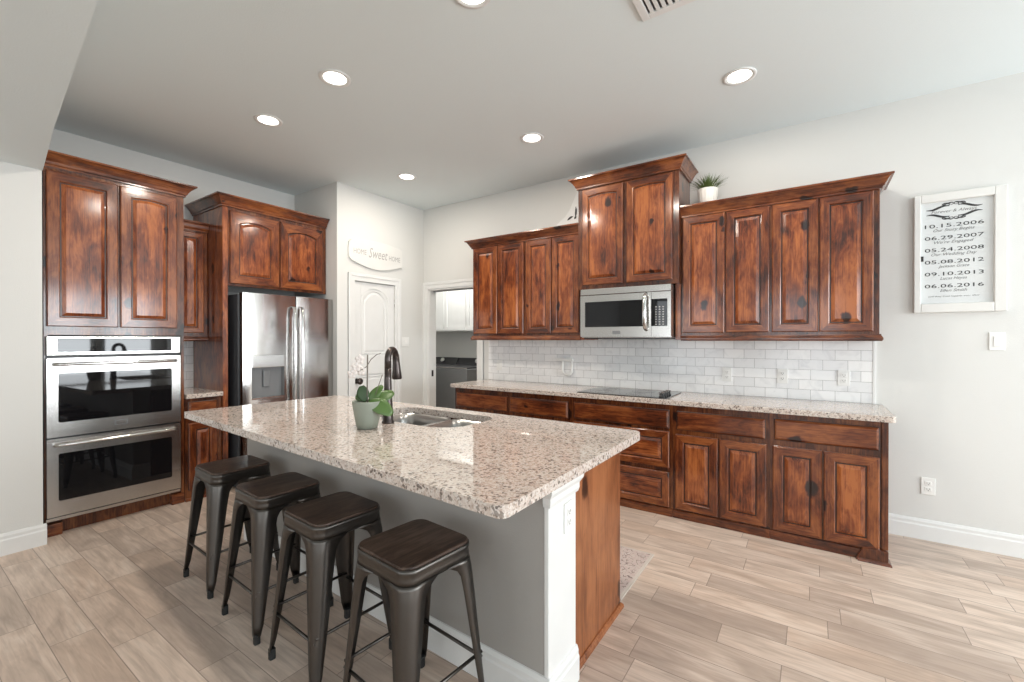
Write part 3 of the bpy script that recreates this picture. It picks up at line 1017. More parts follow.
ld = obj('door', bowed(bmesh.new(), 1.925, 2.42, [(1.925, dy0, 0.06, 1.808), (dy1, 2.42, 0.06, 1.808), (dy0, dy1, 0.06, dz0), (dy0, dy1, dz1, 1.808)]), STEELZ, fr)
dp = obj('dispenser', B(XF - .064, XF - .05, dy0, dy1, dz0, dz1), APPL, ld)
obj('dispenser_panel', B(XF - .05, XF + .012, dy0, dy1, 1.118, dz1), STEELP, dp, bevel=0.004)
bm = bmesh.new()
box(bm, XF - .05, XF - .03, 2.12, 2.18, 0.93, 1.09)
obj('paddle', bm, APPL, dp, bevel=0.006)
obj('drip_tray', B(XF - .05, XF + .008, dy0, dy1, dz0, dz0 + .02), STEELP, dp, bevel=0.003)
rd = obj('door', bowed(bmesh.new(), 2.428, 2.832, [(2.428, 2.832, 0.06, 1.808)], 0.014), STEELZ, fr)
for y, q in ((2.385, ld), (2.463, rd)):
    bm = bmesh.new()
    tube(bm, [(XF - .012, y, 1.70), (XF + .045, y, 1.69), (XF + .058, y, 1.60), (XF + .062, y, 1.25), (XF + .058, y, 0.75), (XF + .045, y, 0.62), (XF - .012, y, 0.61)], 0.0145, 12)
    obj('handle', bm, STEELP, q)
bm = bmesh.new()
tube(bm, [(XF - .01, 2.765, 1.665), (XF + .0, 2.765, 1.665)], 0.016, 20)
obj('badge', bm, PLASTIC, rd)

# ------------------------------------------------------------------ island
isl = thing('kitchen_island', 'grey painted island base with white end post and brown wood end panel', 'island', (-1.9, 1.78, 0))
XI0, XI1 = -3.22, -0.81
KY = 1.485     # the stool side runs slightly askew, like the edge of the top
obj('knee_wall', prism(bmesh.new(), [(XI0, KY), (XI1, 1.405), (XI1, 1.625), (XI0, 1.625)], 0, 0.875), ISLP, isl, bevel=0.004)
obj('end_post', B(XI1, XI1 + 0.02, 1.402, 1.628, 0, 0.875), TRIM, isl, bevel=0.004)
bm = bmesh.new()
sweep(bm, [(XI1, 1.405), (XI1 + 0.02, 1.405), (XI1 + 0.02, 1.625), (XI1, 1.625)], [(0, 0.765), (0.008, 0.765), (0.012, 0.78), (0.012, 0.80), (0.024, 0.82), (0.026, 0.835), (0.026, 0.875), (0, 0.875)])
obj('post_cap', bm, TRIM, isl)
bm = bmesh.new()
sweep(bm, [(XI0, 1.62), (XI0, KY), (XI1 + 0.02, 1.404), (XI1 + 0.02, 1.628)], BBP)
obj('baseboard', bm, TRIM, isl)
bm = bmesh.new()
box(bm, XI1 - 0.02, XI1, 1.632, 2.185, 0.0, 0.875)
obj('end_panel', bm, IV, isl, bevel=0.002)
obj('shoe_molding', sweep(bmesh.new(), [(XI1, 1.634), (XI1, 2.185), (XI1 - .03, 2.185)], [(0, 0), (0.016, 0), (0.014, 0.014), (0.005, 0.024), (0, 0.024)]), IV, isl)
bm = bmesh.new()
box(bm, XI0, XI0 + .02, 1.632, 2.185, 0.0, 0.875)
box(bm, XI0 + .02, XI1 - .02, 2.163, 2.183, 0.10, 0.875)
box(bm, XI0 + .02, XI1 - .02, 2.09, 2.11, 0.0, 0.10)
box(bm, XI0 + .02, XI1 - .02, 1.632, 2.163, 0.10, 0.118)
obj('carcass', bm, FRV, isl)
for i in range(4):
    a = XI0 + .03 + i * 0.59
    door(isl, a, a + 0.56, 0.12, 0.68, 'N', 2.183)
    drawer(isl, a, a + 0.56, 0.70, 0.85, 'N', 2.183)
# outlet on the post
def outlet(label, side, plane, u, v, kind='outlet', gang=1, group='wall plates'):
    """plate about 7 x 11.5 cm; kind outlet or switch"""
    at = facing(side, plane)
    loc = at(u, v, 0)
    t = thing('outlet' if kind == 'outlet' else 'light_switch', label, 'outlet' if kind == 'outlet' else 'light switch', loc, group)

    def plate(name, bm, m, u0, u1, v0, v1, n0, n1, par):
        b_ = bmesh.new()
        pts = [at(a, b2, n) for n in (n0, n1) for a, b2 in ((u0, v0), (u1, v0), (u1, v1), (u0, v1))]
        vv = [b_.verts.new(q) for q in pts]
        for q in ((0, 3, 2, 1), (4, 5, 6, 7), (0, 1, 5, 4), (1, 2, 6, 5), (2, 3, 7, 6), (3, 0, 4, 7)):
            b_.faces.new([vv[i] for i in q])
        return obj(name, b_, m, par, bevel=0.0015)
    wd = 0.036 + 0.023 * (gang - 1)
    plate('cover_plate', None, PLASTIC, u - wd, u + wd, v - .058, v + .058, 0.0, 0.006, t)
    for g in range(gang):
        uu = u + (g - (gang - 1) / 2) * 0.046
        if kind == 'outlet':
            for dz in (-.02, .02):
                rc_ = plate('socket', None, PLASTIC, uu - .017, uu + .017, v + dz - .014, v + dz + .014, 0.006, 0.0085, t)
                b_ = bmesh.new()
                for du in (-.007, .007):
                    p0, p1 = at(uu + du - .0015, v + dz - .003, 0.0085), at(uu + du + .0015, v + dz + .007, 0.0095)
                    box(b_, *sum([sorted((p0[i], p1[i])) for i in range(3)], []))
                p0, p1 = at(uu - .003, v + dz - .011, 0.0085), at(uu + .003, v + dz - .006, 0.0095)
                box(b_, *sum([sorted((p0[i], p1[i])) for i in range(3)], []))
                obj('slot', b_, SLOT, rc_)
        else:
            plate('rocker', None, PLASTIC, uu - .016, uu + .016, v - .033, v + .033, 0.006, 0.010, t)
    return t


outlet('white outlet on the white end post of the island', 'E', XI1 + 0.02, 1.555, 0.685)
TB = YW - 0.009
outlet('white outlet on the tile nearest the cooktop knobs', 'S', TB, -0.585, 1.085)
outlet('white outlet on the tile, middle of the three right of the cooktop', 'S', TB, -0.185, 1.09)
outlet('white outlet on the tile closest to the open right end of the counter', 'S', TB, 0.205, 1.093)
outlet('white switch plate on the tile near the laundry doorway', 'S', TB, -2.957, 1.085, 'switch')
outlet('white outlet low on the bare wall above the right baseboard', 'S', YW, 0.67, 0.371)
outlet('white light switch on the right wall below the framed dates sign', 'S', YW, 0.995, 1.368, 'switch')
outlet('white double switch on the wall beside the pantry door', 'E', XP, 3.795, 1.352, 'switch', 2)

# island countertop with sink cut-out
TOP = [(-3.35, 1.155), (-0.705, 0.995), (-0.705, 2.225), (-3.275, 2.235)]


def round_poly(pts, rs, seg=6):
    out = []
    n = len(pts)
    for i in range(n):
        p, a, b_ = Vector(pts[i]), Vector(pts[i - 1]), Vector(pts[(i + 1) % n])
        r = rs[i]
        da, db = (a - p).normalized(), (b_ - p).normalized()
        ang = da.angle(db)
        dist = r / math.tan(ang / 2)
        c = p + (da + db).normalized() * (r / math.sin(ang / 2))
        s, e = p + da * dist - c, p + db * dist - c
        a0, a1 = math.atan2(s.y, s.x), math.atan2(e.y, e.x)
        while a1 - a0 > math.pi:
            a1 -= 2 * math.pi
        while a1 - a0 < -math.pi:
            a1 += 2 * math.pi
        for k in range(seg + 1):
            q = a0 + (a1 - a0) * k / seg
            out.append((c.x + r * math.cos(q), c.y + r * math.sin(q)))
    return out


bm = bmesh.new()
outer = round_poly(TOP, (0.03, 0.03, 0.055, 0.03))
SX0, SX1, SY0, SY1 = -2.32, -1.535, 1.69, 2.125
inner = rrect(SX0, SX1, SY0, SY1, (0.08, 0.17, 0.10, 0.08), 8)


def ring(pts, z):
    vs_ = [bm.verts.new((x, y, z)) for x, y in pts]
    es = [bm.edges.new((vs_[i], vs_[(i + 1) % len(vs_)])) for i in range(len(vs_))]
    return vs_, es


R_ = {}
for z in (0.876, 0.914):
    R_[z] = (ring(outer, z), ring(inner, z))
    bmesh.ops.triangle_fill(bm, edges=R_[z][0][1] + R_[z][1][1], use_beauty=True)
for j in (0, 1):
    a, b_ = R_[0.876][j][0], R_[0.914][j][0]
    for i in range(len(a)):
        bm.faces.new((a[i], a[(i + 1) % len(a)], b_[(i + 1) % len(a)], b_[i]))
it = obj('island_countertop', bm, GRAN, bevel=0.006)
tag(it, 'large speckled granite island top overhanging the stools', 'countertop')
origin_to(it, (-2.0, 1.6, 0.876))
# sink: two bowls hung under the cut-out
sk = thing('sink', 'double-bowl stainless undermount sink in the island top', 'sink', (-1.87, 1.93, 0.68))


def bowl(x0, x1, y0, y1, rs, zb):
    bm = bmesh.new()
    T = rrect(x0, x1, y0, y1, rs, 8)
    cx, cy = (x0 + x1) / 2, (y0 + y1) / 2
    rings = []
    for s, z in ((1.0, 0.8755), (0.985, 0.80), (0.96, zb + .02), (0.90, zb), (0.15, zb - 0.006)):
        rings.append([bm.verts.new((cx + (x - cx) * s, cy + (y - cy) * s, z)) for x, y in T])
    for a, b_ in zip(rings, rings[1:]):
        for i in range(len(a)):
            f = bm.faces.new((a[i], a[(i + 1) % len(a)], b_[(i + 1) % len(a)], b_[i]))
            f.smooth = True
    bm.faces.new(rings[-1])
    o = obj('bowl', bm, STEELB, sk, solid=0.002)
    b2 = bmesh.new()
    lathe(b2, [(0.04, zb - .003), (0.04, zb + .002), (0.03, zb), (0.012, zb - .002)], cx, cy, 24)
    obj('drain', b2, STEELP, o)


bowl(SX0 + .005, -1.885, SY0 + .004, SY1 - .004, (0.076, 0.06, 0.06, 0.076), 0.70)
bowl(-1.855, SX1 - .005, SY0 + .004, SY1 - .004, (0.06, 0.166, 0.096, 0.06), 0.70)
obj('divider', B(-1.884, -1.856, SY0 + .01, SY1 - .01, 0.80, 0.8745), STEELP, sk, bevel=0.006)
# faucet
fx, fy = -1.955, 1.645
fa = thing('faucet', 'tall dark bronze gooseneck faucet behind the island sink', 'faucet', (fx, fy, 0.9145))
bm = bmesh.new()
lathe(bm, [(0.034, 0.9145), (0.034, 0.922), (0.029, 0.93), (0.0285, 0.97), (0.025, 1.02), (0.0215, 1.09), (0.0195, 1.16), (0.019, 1.22)], fx, fy, 24)
obj('body', bm, BRONZE, fa)
pts, rr = [(fx, fy, 1.215)], [0.019]
for k in range(0, 13):
    a = math.radians(180 - 15 * k * 0.93)
    q = 0.047 + 0.047 * math.cos(a)
    pts.append((fx - 0.37 * q, fy + 0.93 * q, 1.268 + 0.054 * math.sin(a)))
    rr.append(0.0185)
bm = bmesh.new()
tube(bm, pts, rr, 16)
obj('spout', bm, BRONZE, fa)
e = Vector(pts[-1])
bm = bmesh.new()
tube(bm, [e + Vector((-0.37 * q, 0.93 * q, z)) for q, z in ((-0.002, 0.012), (0.005, -0.035), (0.010, -0.08), (0.014, -0.122), (0.0145, -0.13))], [0.019, 0.021, 0.025, 0.029, 0.026], 18)
obj('spray_head', bm, BRONZE, fa)
bm = bmesh.new()
tube(bm, [(fx - .02, fy, 0.985), (fx - .05, fy, 0.988), (fx - .056, fy - .01, 1.0), (fx - .062, fy - .02, 1.06)], [0.012, 0.011, 0.008, 0.005], 10)
obj('handle', bm, BRONZE, fa)

# orchid
ox, oy = -1.93, 1.487
oc = thing('potted_orchid', 'small orchid in a tapered sage-grey pot on the island', 'potted plant', (ox, oy, 0.9145))
bm = bmesh.new()
lathe(bm, [(0.045, 0.9145), (0.052, 0.918), (0.062, 0.96), (0.072, 1.02), (0.077, 1.052), (0.077, 1.058), (0.070, 1.058), (0.066, 1.035)], ox, oy, 36)
obj('pot', bm, POTM, oc)
bm = bmesh.new()
lathe(bm, [(0.067, 1.03), (0.05, 1.04), (0.02, 1.045), (0.0, 1.046)], ox, oy, 24)
obj('soil', bm, SOIL, oc)
RT, UP = Vector((0.8274, 0.5617, 0)), Vector((0, 0, 1))      # along and across the counter as the plant leans
FW = Vector((-0.5617, 0.8274, 0))


def op(a, f, z):
    return Vector((ox, oy, 0)) + RT * a + FW * f + UP * z


def leaf(p, d, n, L, W, m, droop, name='leaf', par=None):
    """curved blade with thickness: root p, direction d, face normal n"""
    bm = bmesh.new()
    d = Vector(d).normalized()
    n = (Vector(n) - d * Vector(n).dot(d)).normalized()
    s = d.cross(n)
    rows = []
    for k in range(11):
        t = k / 10
        wv = W * (math.sin(math.pi * min(1, t * 0.86 + 0.07)) ** 0.7) * (0.4 + 0.6 * min(1, t * 3))
        c = Vector(p) + d * L * t - n * droop * t * t
        rows.append([bm.verts.new(c + s * wv * q + n * 0.12 * W * abs(q) * 1.0) for q in (-1, -.5, 0, .5, 1)])
    for a, b_ in zip(rows, rows[1:]):
        for i in range(4):
            f = bm.faces.new((a[i], a[i + 1], b_[i + 1], b_[i]))
            f.smooth = True
    return obj(name, bm, m, par or oc, solid=0.002)


leaf(op(-.01, 0, 1.05), (-.028 * RT + .1 * UP), -FW, 0.088, 0.034, LEAFD, 0.015)
leaf(op(.01, 0, 1.05), (.055 * RT + .085 * UP - .02 * FW), -FW + .3 * UP, 0.10, 0.026, LEAF, 0.045)
leaf(op(.02, -.02, 1.06), (.07 * RT - .02 * UP - .03 * FW), -FW + .8 * UP, 0.125, 0.042, LEAF, 0.06)
leaf(op(.03, .02, 1.05), (.08 * RT + .05 * UP + .03 * FW), -FW + .5 * UP, 0.11, 0.034, LEAF, 0.03)
leaf(op(-.02, .02, 1.05), (-.06 * RT + .05 * UP + .04 * FW), -FW + .6 * UP, 0.09, 0.028, LEAFD, 0.03)
bm = bmesh.new()
tube(bm, [op(.0, 0, 1.04), op(.0, 0, 1.15), op(.002, 0, 1.30)], 0.0035, 8)
tube(bm, [op(.001, 0, 1.245), op(.02, 0, 1.275), op(.05, 0, 1.30), op(.072, 0, 1.308)], 0.002, 6)
tube(bm, [op(.001, 0, 1.24), op(-.02, -.005, 1.225), op(-.045, -.01, 1.21)], 0.002, 6)
tube(bm, [op(.03, 0, 1.06), op(.05, 0, 1.11), op(.08, 0, 1.195)], 0.002, 6)
obj('stem', bm, TWIG, oc)
for (a, f, z) in ((-.035, -.01, 1.275), (-.052, -.012, 1.235), (-.075, -.01, 1.20), (-.03, 0.0, 1.215)):
    bm = bmesh.new()
    c = op(a, f, z)
    for k in range(5):
        an = math.radians(90 + 72 * k)
        dirv = (RT * math.cos(an) + UP * math.sin(an))
        rows = []
        for q in range(6):
            t = q / 5
            wv = 0.012 * math.sin(math.pi * (0.12 + 0.8 * t))
            cc = c + dirv * 0.027 * t - FW * (0.006 * math.sin(3 * t))
            sd = dirv.cross(FW)
            rows.append([bm.verts.new(cc + sd * wv * s_) for s_ in (-1, 0, 1)])
        for r0, r1 in zip(rows, rows[1:]):
            for i in range(2):
                bm.faces.new((r0[i], r0[i + 1], r1[i + 1], r1[i])).smooth = True
    tube(bm, [c - FW * .006, c - FW * .014], [0.004, 0.002], 8)
    obj('flower', bm, PETAL, oc, solid=0.001)

# ------------------------------------------------------------------ stools
SH = 0.648


def make_stool(label):
    t = thing('bar_stool', label, 'stool', (0, 0, 0), 'metal counter stools along the island', local=True)
    h = 0.152
    st = obj('seat', prism(bmesh.new(), rrect(-h, h, -h, h, 0.048, 8), SH - 0.022, SH), SEATW, t, bevel=0.006, seg=3)
    # pressed metal skirt under the seat
    bm = bmesh.new()
    rings = []
    for e_, z in ((h + .002, SH - 0.010), (h + .003, SH - 0.024), (h + .001, SH - 0.030), (h + 0.002, SH - 0.045), (h + 0.0035, SH - 0.064)):
        rings.append([bm.verts.new((x, y, z)) for x, y in rrect(-e_, e_, -e_, e_, 0.05, 8)])
    for a, b_ in zip(rings, rings[1:]):
        for i in range(len(a)):
            f = bm.faces.new((a[i], a[(i + 1) % len(a)], b_[(i + 1) % len(a)], b_[i]))
            f.smooth = True
    obj('seat_frame', bm, GUN, t, solid=0.003)
    obj('seat_pan', prism(bmesh.new(), rrect(-h + .004, h - .004, -h + .004, h - .004, 0.045, 8), SH - 0.032, SH - 0.0225), GUN, t)
    for sx, sy in ((-1, -1), (1, -1), (1, 1), (-1, 1)):
        bm = bmesh.new()
        rings = []
        # (corner offset from centre, flange width, corner radius, z)
        for c, fl, r, z in ((h + .004, .135, .05, SH - .062), (h + .0055, .112, .05, SH - .076), (h + .007, .094, .049, SH - .088), (h + .009, .082, .046, SH - .11),
                            (h + .013, .074, .043, SH - .17), (h + .022, .060, .036, SH - .32), (h + .031, .045, .028, SH - .47), (h + .037, .034, .022, SH - .57), (h + .0395, .024, .014, .035)):
            pr = [(c - fl, c), (c - r, c)] + [(c - r + r * math.sin(math.radians(a)), c - r + r * math.cos(math.radians(a))) for a in range(10, 90, 10)] + [(c, c - r), (c, c - fl)]
            rings.append([bm.verts.new((sx * x, sy * y, z)) for x, y in pr])
        for a, b_ in zip(rings, rings[1:]):
            for i in range(len(a) - 1):
                f = bm.faces.new((a[i], a[i + 1], b_[i + 1], b_[i]))
                f.smooth = True
        lg = obj('leg', bm, GUN, t, solid=0.003)
        c = h + .040
        obj('foot_cap', prism(bmesh.new(), rrect(*sorted((sx * c, sx * (c - .026))), *sorted((sy * c, sy * (c - .026))), 0.008, 4), 0.0, 0.045), RUBBER, lg, bevel=0.002)
    c = h + .021
    for z, pa, pb in ((0.205, (-c, -c), (c, -c)), (0.205, (-c, c), (c, c)), (0.225, (-c, -c), (-c, c)), (0.225, (c, -c), (c, c))):
        bm = bmesh.new()
        tube(bm, [(pa[0], pa[1], z), (pb[0], pb[1], z)], 0.0065, 10)
        obj('footrest_bar', bm, GUN, t)
    return t


def copy_tree(o, parent=None):
    c = o.copy()
    COL.objects.link(c)
    c.parent = parent
    for ch in o.children:
        copy_tree(ch, c)
    return c


st0 = make_stool('metal stool with dark wood seat nearest the oven, farthest along the island')
spots = [(-2.82, 1.222, -2.5, None),
         (-2.245, 1.185, -3.0, 'metal stool with dark wood seat second from the oven'),
         (-1.735, 1.155, -3.5, 'metal stool with dark wood seat third from the oven'),
         (-1.195, 1.125, -5.0, 'metal stool with dark wood seat nearest the white island post')]
protos = [st0] + [copy_tree(st0) for _ in spots[1:]]
for o, (x, y, a, lab) in zip(protos, spots):
    o.location = (x, y, 0)
    o.rotation_euler = (0, 0, math.radians(a))
    if lab:
        o['label'] = lab
for o in protos:
    del o['_local']

# rug between island and counter run
rg = thing('runner_rug', 'patterned pink-beige runner rug on the floor behind the island', 'rug', (-1.9, 2.55, 0))
obj('pile', B(-2.945, -0.842, 2.255, 2.815, 0.001, 0.009), RUG, rg)
bm = bmesh.new()
for a in ((-2.96, -0.825, 2.24, 2.255), (-2.96, -0.825, 2.815, 2.83), (-2.96, -2.945, 2.255, 2.815), (-0.842, -0.825, 2.255, 2.815)):
    box(bm, *a, 0.001, 0.008)
obj('border', bm, RUGB, rg)

# ------------------------------------------------------------------ signs and decor
def letters(lines, material, name, parent, at, depth=0.0012):
    """lines = [(text, u centre, v baseline, height, width or None, shear)] -> one mesh of lettering"""
    bm = bmesh.new()
    for txt, u, v, hgt, wid, shear in lines:
        cu = bpy.data.curves.new('t', 'FONT')
        cu.body = txt
        cu.align_x = 'CENTER'
        cu.size = 1.0
        cu.shear = shear
        cu.resolution_u = 2
        ob = bpy.data.objects.new('t', cu)
        me = bpy.data.meshes.new_from_object(ob)
        bpy.data.objects.remove(ob)
        bpy.data.curves.remove(cu)
        xs = [q.co.x for q in me.vertices]
        yy = [q.co.y for q in me.vertices]
        w0 = max(xs) - min(xs)
        xm = (max(xs) + min(xs)) / 2
        sy = hgt / 0.73
        sx = wid / w0 if wid else sy
        n0 = len(bm.verts)
        vv = [bm.verts.new(at(u + (q.co.x - xm) * sx, v + q.co.y * sy, depth)) for q in me.vertices]
        for f in me.polygons:
            try:
                bm.faces.new([vv[i] for i in f.vertices])
            except ValueError:
                pass
        bpy.data.meshes.remove(me)
    return obj(name, bm, material, parent)


# framed dates sign
sg = thing('framed_sign', 'white framed sign with black dates hanging on the right wall', 'sign', (0.81, YW, 1.56))
bm = bmesh.new()
sx0, sx1, sz0, sz1 = 0.59, 1.033, 1.563, 2.366
box(bm, sx0, sx0 + .035, YW - .035, YW, sz0, sz1)
box(bm, sx1 - .057, sx1, YW - .035, YW, sz0 + 0.0, sz1)
box(bm, sx0 + .035, sx1 - .057, YW - .035, YW, sz1 - .055, sz1)
box(bm, sx0 + .035, sx1 - .057, YW - .035, YW, sz0, sz0 + .06)
obj('frame', bm, WHITEW, sg, bevel=0.004)
obj('panel', B(sx0 + .035, sx1 - .057, YW - .012, YW - .002, sz0 + .06, sz1 - .055), plain('sign_paper', (0.66, 0.68, 0.68), 0.35), sg)
obj('latch', B(sx0 + .036, sx0 + .05, YW - .022, YW - .012, 1.915, 1.95), BLACK, sg)
uc = 0.79
ats = facing('S', YW - .012)
dates = ['10.15.2006', '06.29.2007', '05.24.2008', '05.08.2012', '09.10.2013', '06.06.2016']
subs = ["Our Story Begins", "We're Engaged", "Our Wedding Day", "Jackson Grace", "Lucas Hayes", "Ellen Smith"]
for i in range(6):
    letters([(dates[i], uc, 2.138 - i * 0.0815, 0.026, 0.285, 0.0)], INK, 'date_line', sg, ats)
    letters([(subs[i], uc, 2.110 - i * 0.0815, 0.020, (0.2, 0.19, 0.22, 0.15, 0.13, 0.13)[i], 0.35)], INKG, 'caption_line', sg, ats)
letters([('and they lived happily ever after', uc, 1.668, 0.009, 0.25, 0.2)], INKG, 'caption_line', sg, ats)
letters([('Forever & Always', uc, 2.236, 0.020, 0.22, 0.3)], INKG, 'heading', sg, ats)
bm = bmesh.new()


def ribbon(bm, pts, wds, at, depth):
    vv = []
    for i, (u, v) in enumerate(pts):
        a, b_ = pts[max(i - 1, 0)], pts[min(i + 1, len(pts) - 1)]
        dx, dy = b_[0] - a[0], b_[1] - a[1]
        ln = math.hypot(dx, dy) or 1
        nx, ny = -dy / ln * wds[i], dx / ln * wds[i]
        vv.append((bm.verts.new(at(u + nx, v + ny, depth)), bm.verts.new(at(u - nx, v - ny, depth))))
    for a, b_ in zip(vv, vv[1:]):
        bm.faces.new((a[0], a[1], b_[1], b_[0]))


for s in (1, -1):
    zc_ = 2.244
    for m_ in (1, -1):
        ribbon(bm, [(uc + m_ * (0.02 + 0.115 * t), zc_ + s * (0.034 - 0.016 * t + 0.006 * math.sin(6.28 * t))) for t in [k / 12 for k in range(13)]], [0.0015 + 0.0055 * math.sin(math.pi * k / 12) for k in range(13)], ats, 0.0012)
        ribbon(bm, [(uc + m_ * (0.035 + 0.022 * math.cos(a) * (1 - a / 9)), zc_ + s * (0.043 + 0.013 * math.sin(a) * (1 - a / 9))) for a in [k * 0.45 for k in range(15)]], [0.0035 - 0.0002 * k for k in range(15)], ats, 0.0013)
        ribbon(bm, [(uc + m_ * (0.005 + 0.05 * t), zc_ + s * (0.055 - 0.016 * t * t)) for t in [k / 8 for k in range(9)]], [0.001 + 0.003 * math.sin(math.pi * k / 8) for k in range(9)], ats, 0.0014)
for s in (1, -1):
    for m_ in (1, -1):
        ribbon(bm, [(uc + m_ * (0.012 + 0.015 * math.cos(a) * (1 - a / 9)), zc_ + s * (0.047 + 0.012 * math.sin(a) * (1 - a / 9))) for a in [k * 0.45 for k in range(15)]], [0.003 - 0.00015 * k for k in range(15)], ats, 0.0013)
obj('scroll_ornament', bm, INK, sg)

# home sweet home board over the pantry door
hs = thing('wall_sign', 'white curved wooden wall sign reading home sweet home above the pantry door', 'sign', (XP, 3.35, 2.2))
bm = bmesh.new()
K = 14
y0, y1 = 2.974, 3.726
pts = [(y1, 2.255), (y1, 2.455)]
for k in range(K + 1):
    t = k / K
    pts.append((y1 - .03 + (y0 - y1 + .06) * t, 2.478 + 0.032 * math.sin(math.pi * t)))
pts += [(y0, 2.455), (y0 - .006, 2.37), (y0, 2.285)]
for k in range(K + 1):
    t = k / K
    pts.append((y0 + .03 + (y1 - y0 - .06) * t, 2.255 - 0.07 * math.sin(math.pi * t)))
f0 = [bm.verts.new((XP + .001, a, b_)) for a, b_ in pts]
f1 = [bm.verts.new((XP + .022, a, b_)) for a, b_ in pts]
bm.faces.new(f0[::-1])
bm.faces.new(f1)
for i in range(len(pts)):
    bm.faces.new((f0[i], f0[(i + 1) % len(pts)], f1[(i + 1) % len(pts)], f1[i]))
obj('board', bm, WHITEW, hs, bevel=0.002)
ath = facing('E', XP + .022)
for q in (('HOME', 3.115, 2.335, 0.06, 0.17, 0.0), ('Sweet', 3.365, 2.315, 0.12, 0.27, 0.3), ('HOME', 3.605, 2.32, 0.06, 0.17, 0.0)):
    letters([q], SIGNG, 'word', hs, ath)

# white scroll board on the left upper cabinet
sb = thing('scroll_board', 'white scroll-edged board with black leaf marks atop the left upper cabinet', 'decoration', (-1.95, 4.06, 2.4525))
bm = bmesh.new()
cv = [(-2.19, 2.4525), (-2.19, 2.57), (-2.15, 2.60), (-2.09, 2.64), (-2.04, 2.70), (-2.005, 2.77), (-1.97, 2.84), (-1.93, 2.90), (-1.895, 2.93), (-1.865, 2.94), (-1.865, 2.4525)]
f0 = [bm.verts.new((a, 4.05, b_)) for a, b_ in cv]
f1 = [bm.verts.new((a, 4.075, b_)) for a, b_ in cv]
bm.faces.new(f0)
bm.faces.new(f1[::-1])
for i in range(len(cv)):
    bm.faces.new((f0[i], f0[(i + 1) % len(cv)], f1[(i + 1) % len(cv)], f1[i]))
obj('board', bm, TRIM, sb, bevel=0.003)
bm = bmesh.new()
ab = facing('S', 4.05)
for pts in ([(-1.972, 2.615), (-1.968, 2.65), (-1.966, 2.69), (-1.968, 2.725)], [(-2.065, 2.60), (-2.045, 2.612), (-2.02, 2.625), (-1.998, 2.63)], [(-1.985, 2.60), (-1.978, 2.608), (-1.97, 2.618), (-1.962, 2.628)]):
    ribbon(bm, pts, [0.002, 0.011, 0.011, 0.002], ab, 0.0015)
obj('leaf_mark', bm, INK, sb)

# grass pot on the right upper cabinet
gx, gy, gz = -0.703, 3.90, 2.4525
gp = thing('potted_grass', 'white ribbed pot of green grass on top of the right upper cabinet', 'potted plant', (gx, gy, gz))
bm = bmesh.new()
lathe(bm, [(0.06, gz), (0.066, gz + .01), (0.077, gz + .14), (0.079, gz + .158), (0.072, gz + .158), (0.068, gz + .13)], gx, gy, 64, rib=0.02, nrib=16)
obj('pot', bm, POTW, gp)
bm = bmesh.new()
lathe(bm, [(0.069, gz + .135), (0.0, gz + .14)], gx, gy, 20)
obj('soil', bm, SOIL, gp)
bm = bmesh.new()
rnd = random.Random(3)
for i in range(260):
    a = rnd.uniform(0, 2 * math.pi)
    r0 = rnd.uniform(0, 0.055)
    lean = min(0.115, rnd.uniform(0.02, 0.17) * (0.5 + r0 / 0.055))
    hgt = rnd.uniform(0.11, 0.175) - lean * 0.3
    p = Vector((gx + r0 * math.cos(a), gy + r0 * math.sin(a), gz + .135))
    dv = Vector((math.cos(a), math.sin(a), 0))
    sd = Vector((-math.sin(a), math.cos(a), 0))
    prev = None
    for k in range(5):
        t = k / 4
        c = p + dv * lean * t ** 1.6 + Vector((0, 0, hgt * (t - 0.25 * t * t * (lean / 0.1))))
        wv = 0.0038 * (1 - t) + 0.0004
        cur = (bm.verts.new(c - sd * wv), bm.verts.new(c + sd * wv))
        if prev:
            bm.faces.new((prev[0], prev[1], cur[1], cur[0]))
        prev = cur
fo = obj('foliage', bm, GRASSM, gp)

# white bracket with a loop on the tile left of the cooktop
br = thing('towel_bracket', 'white bracket arm with hanging loop on the tile left of the cooktop', 'bracket', (-2.08, TB, 1.10))
bm = bmesh.new()
box(bm, -2.10, -2.05, TB - .01, TB, 1.15, 1.20)
obj('wall_plate', bm, PLASTIC, br, bevel=0.002)
bm = bmesh.new()
box(bm, -2.195, -2.01, TB - .045, TB - .01, 1.158, 1.187)
obj('arm', bm, PLASTIC, br, bevel=0.004)
bm = bmesh.new()
pts = [(-2.125, TB - .03, 1.165), (-2.13, TB - .03, 1.08), (-2.125, TB - .03, 1.04), (-2.10, TB - .03, 1.02), (-2.07, TB - .03, 1.015), (-2.04, TB - .03, 1.022), (-2.022, TB - .03, 1.05), (-2.02, TB - .03, 1.165)]
tube(bm, pts, 0.012, 8)
obj('loop', bm, PLASTIC, br)

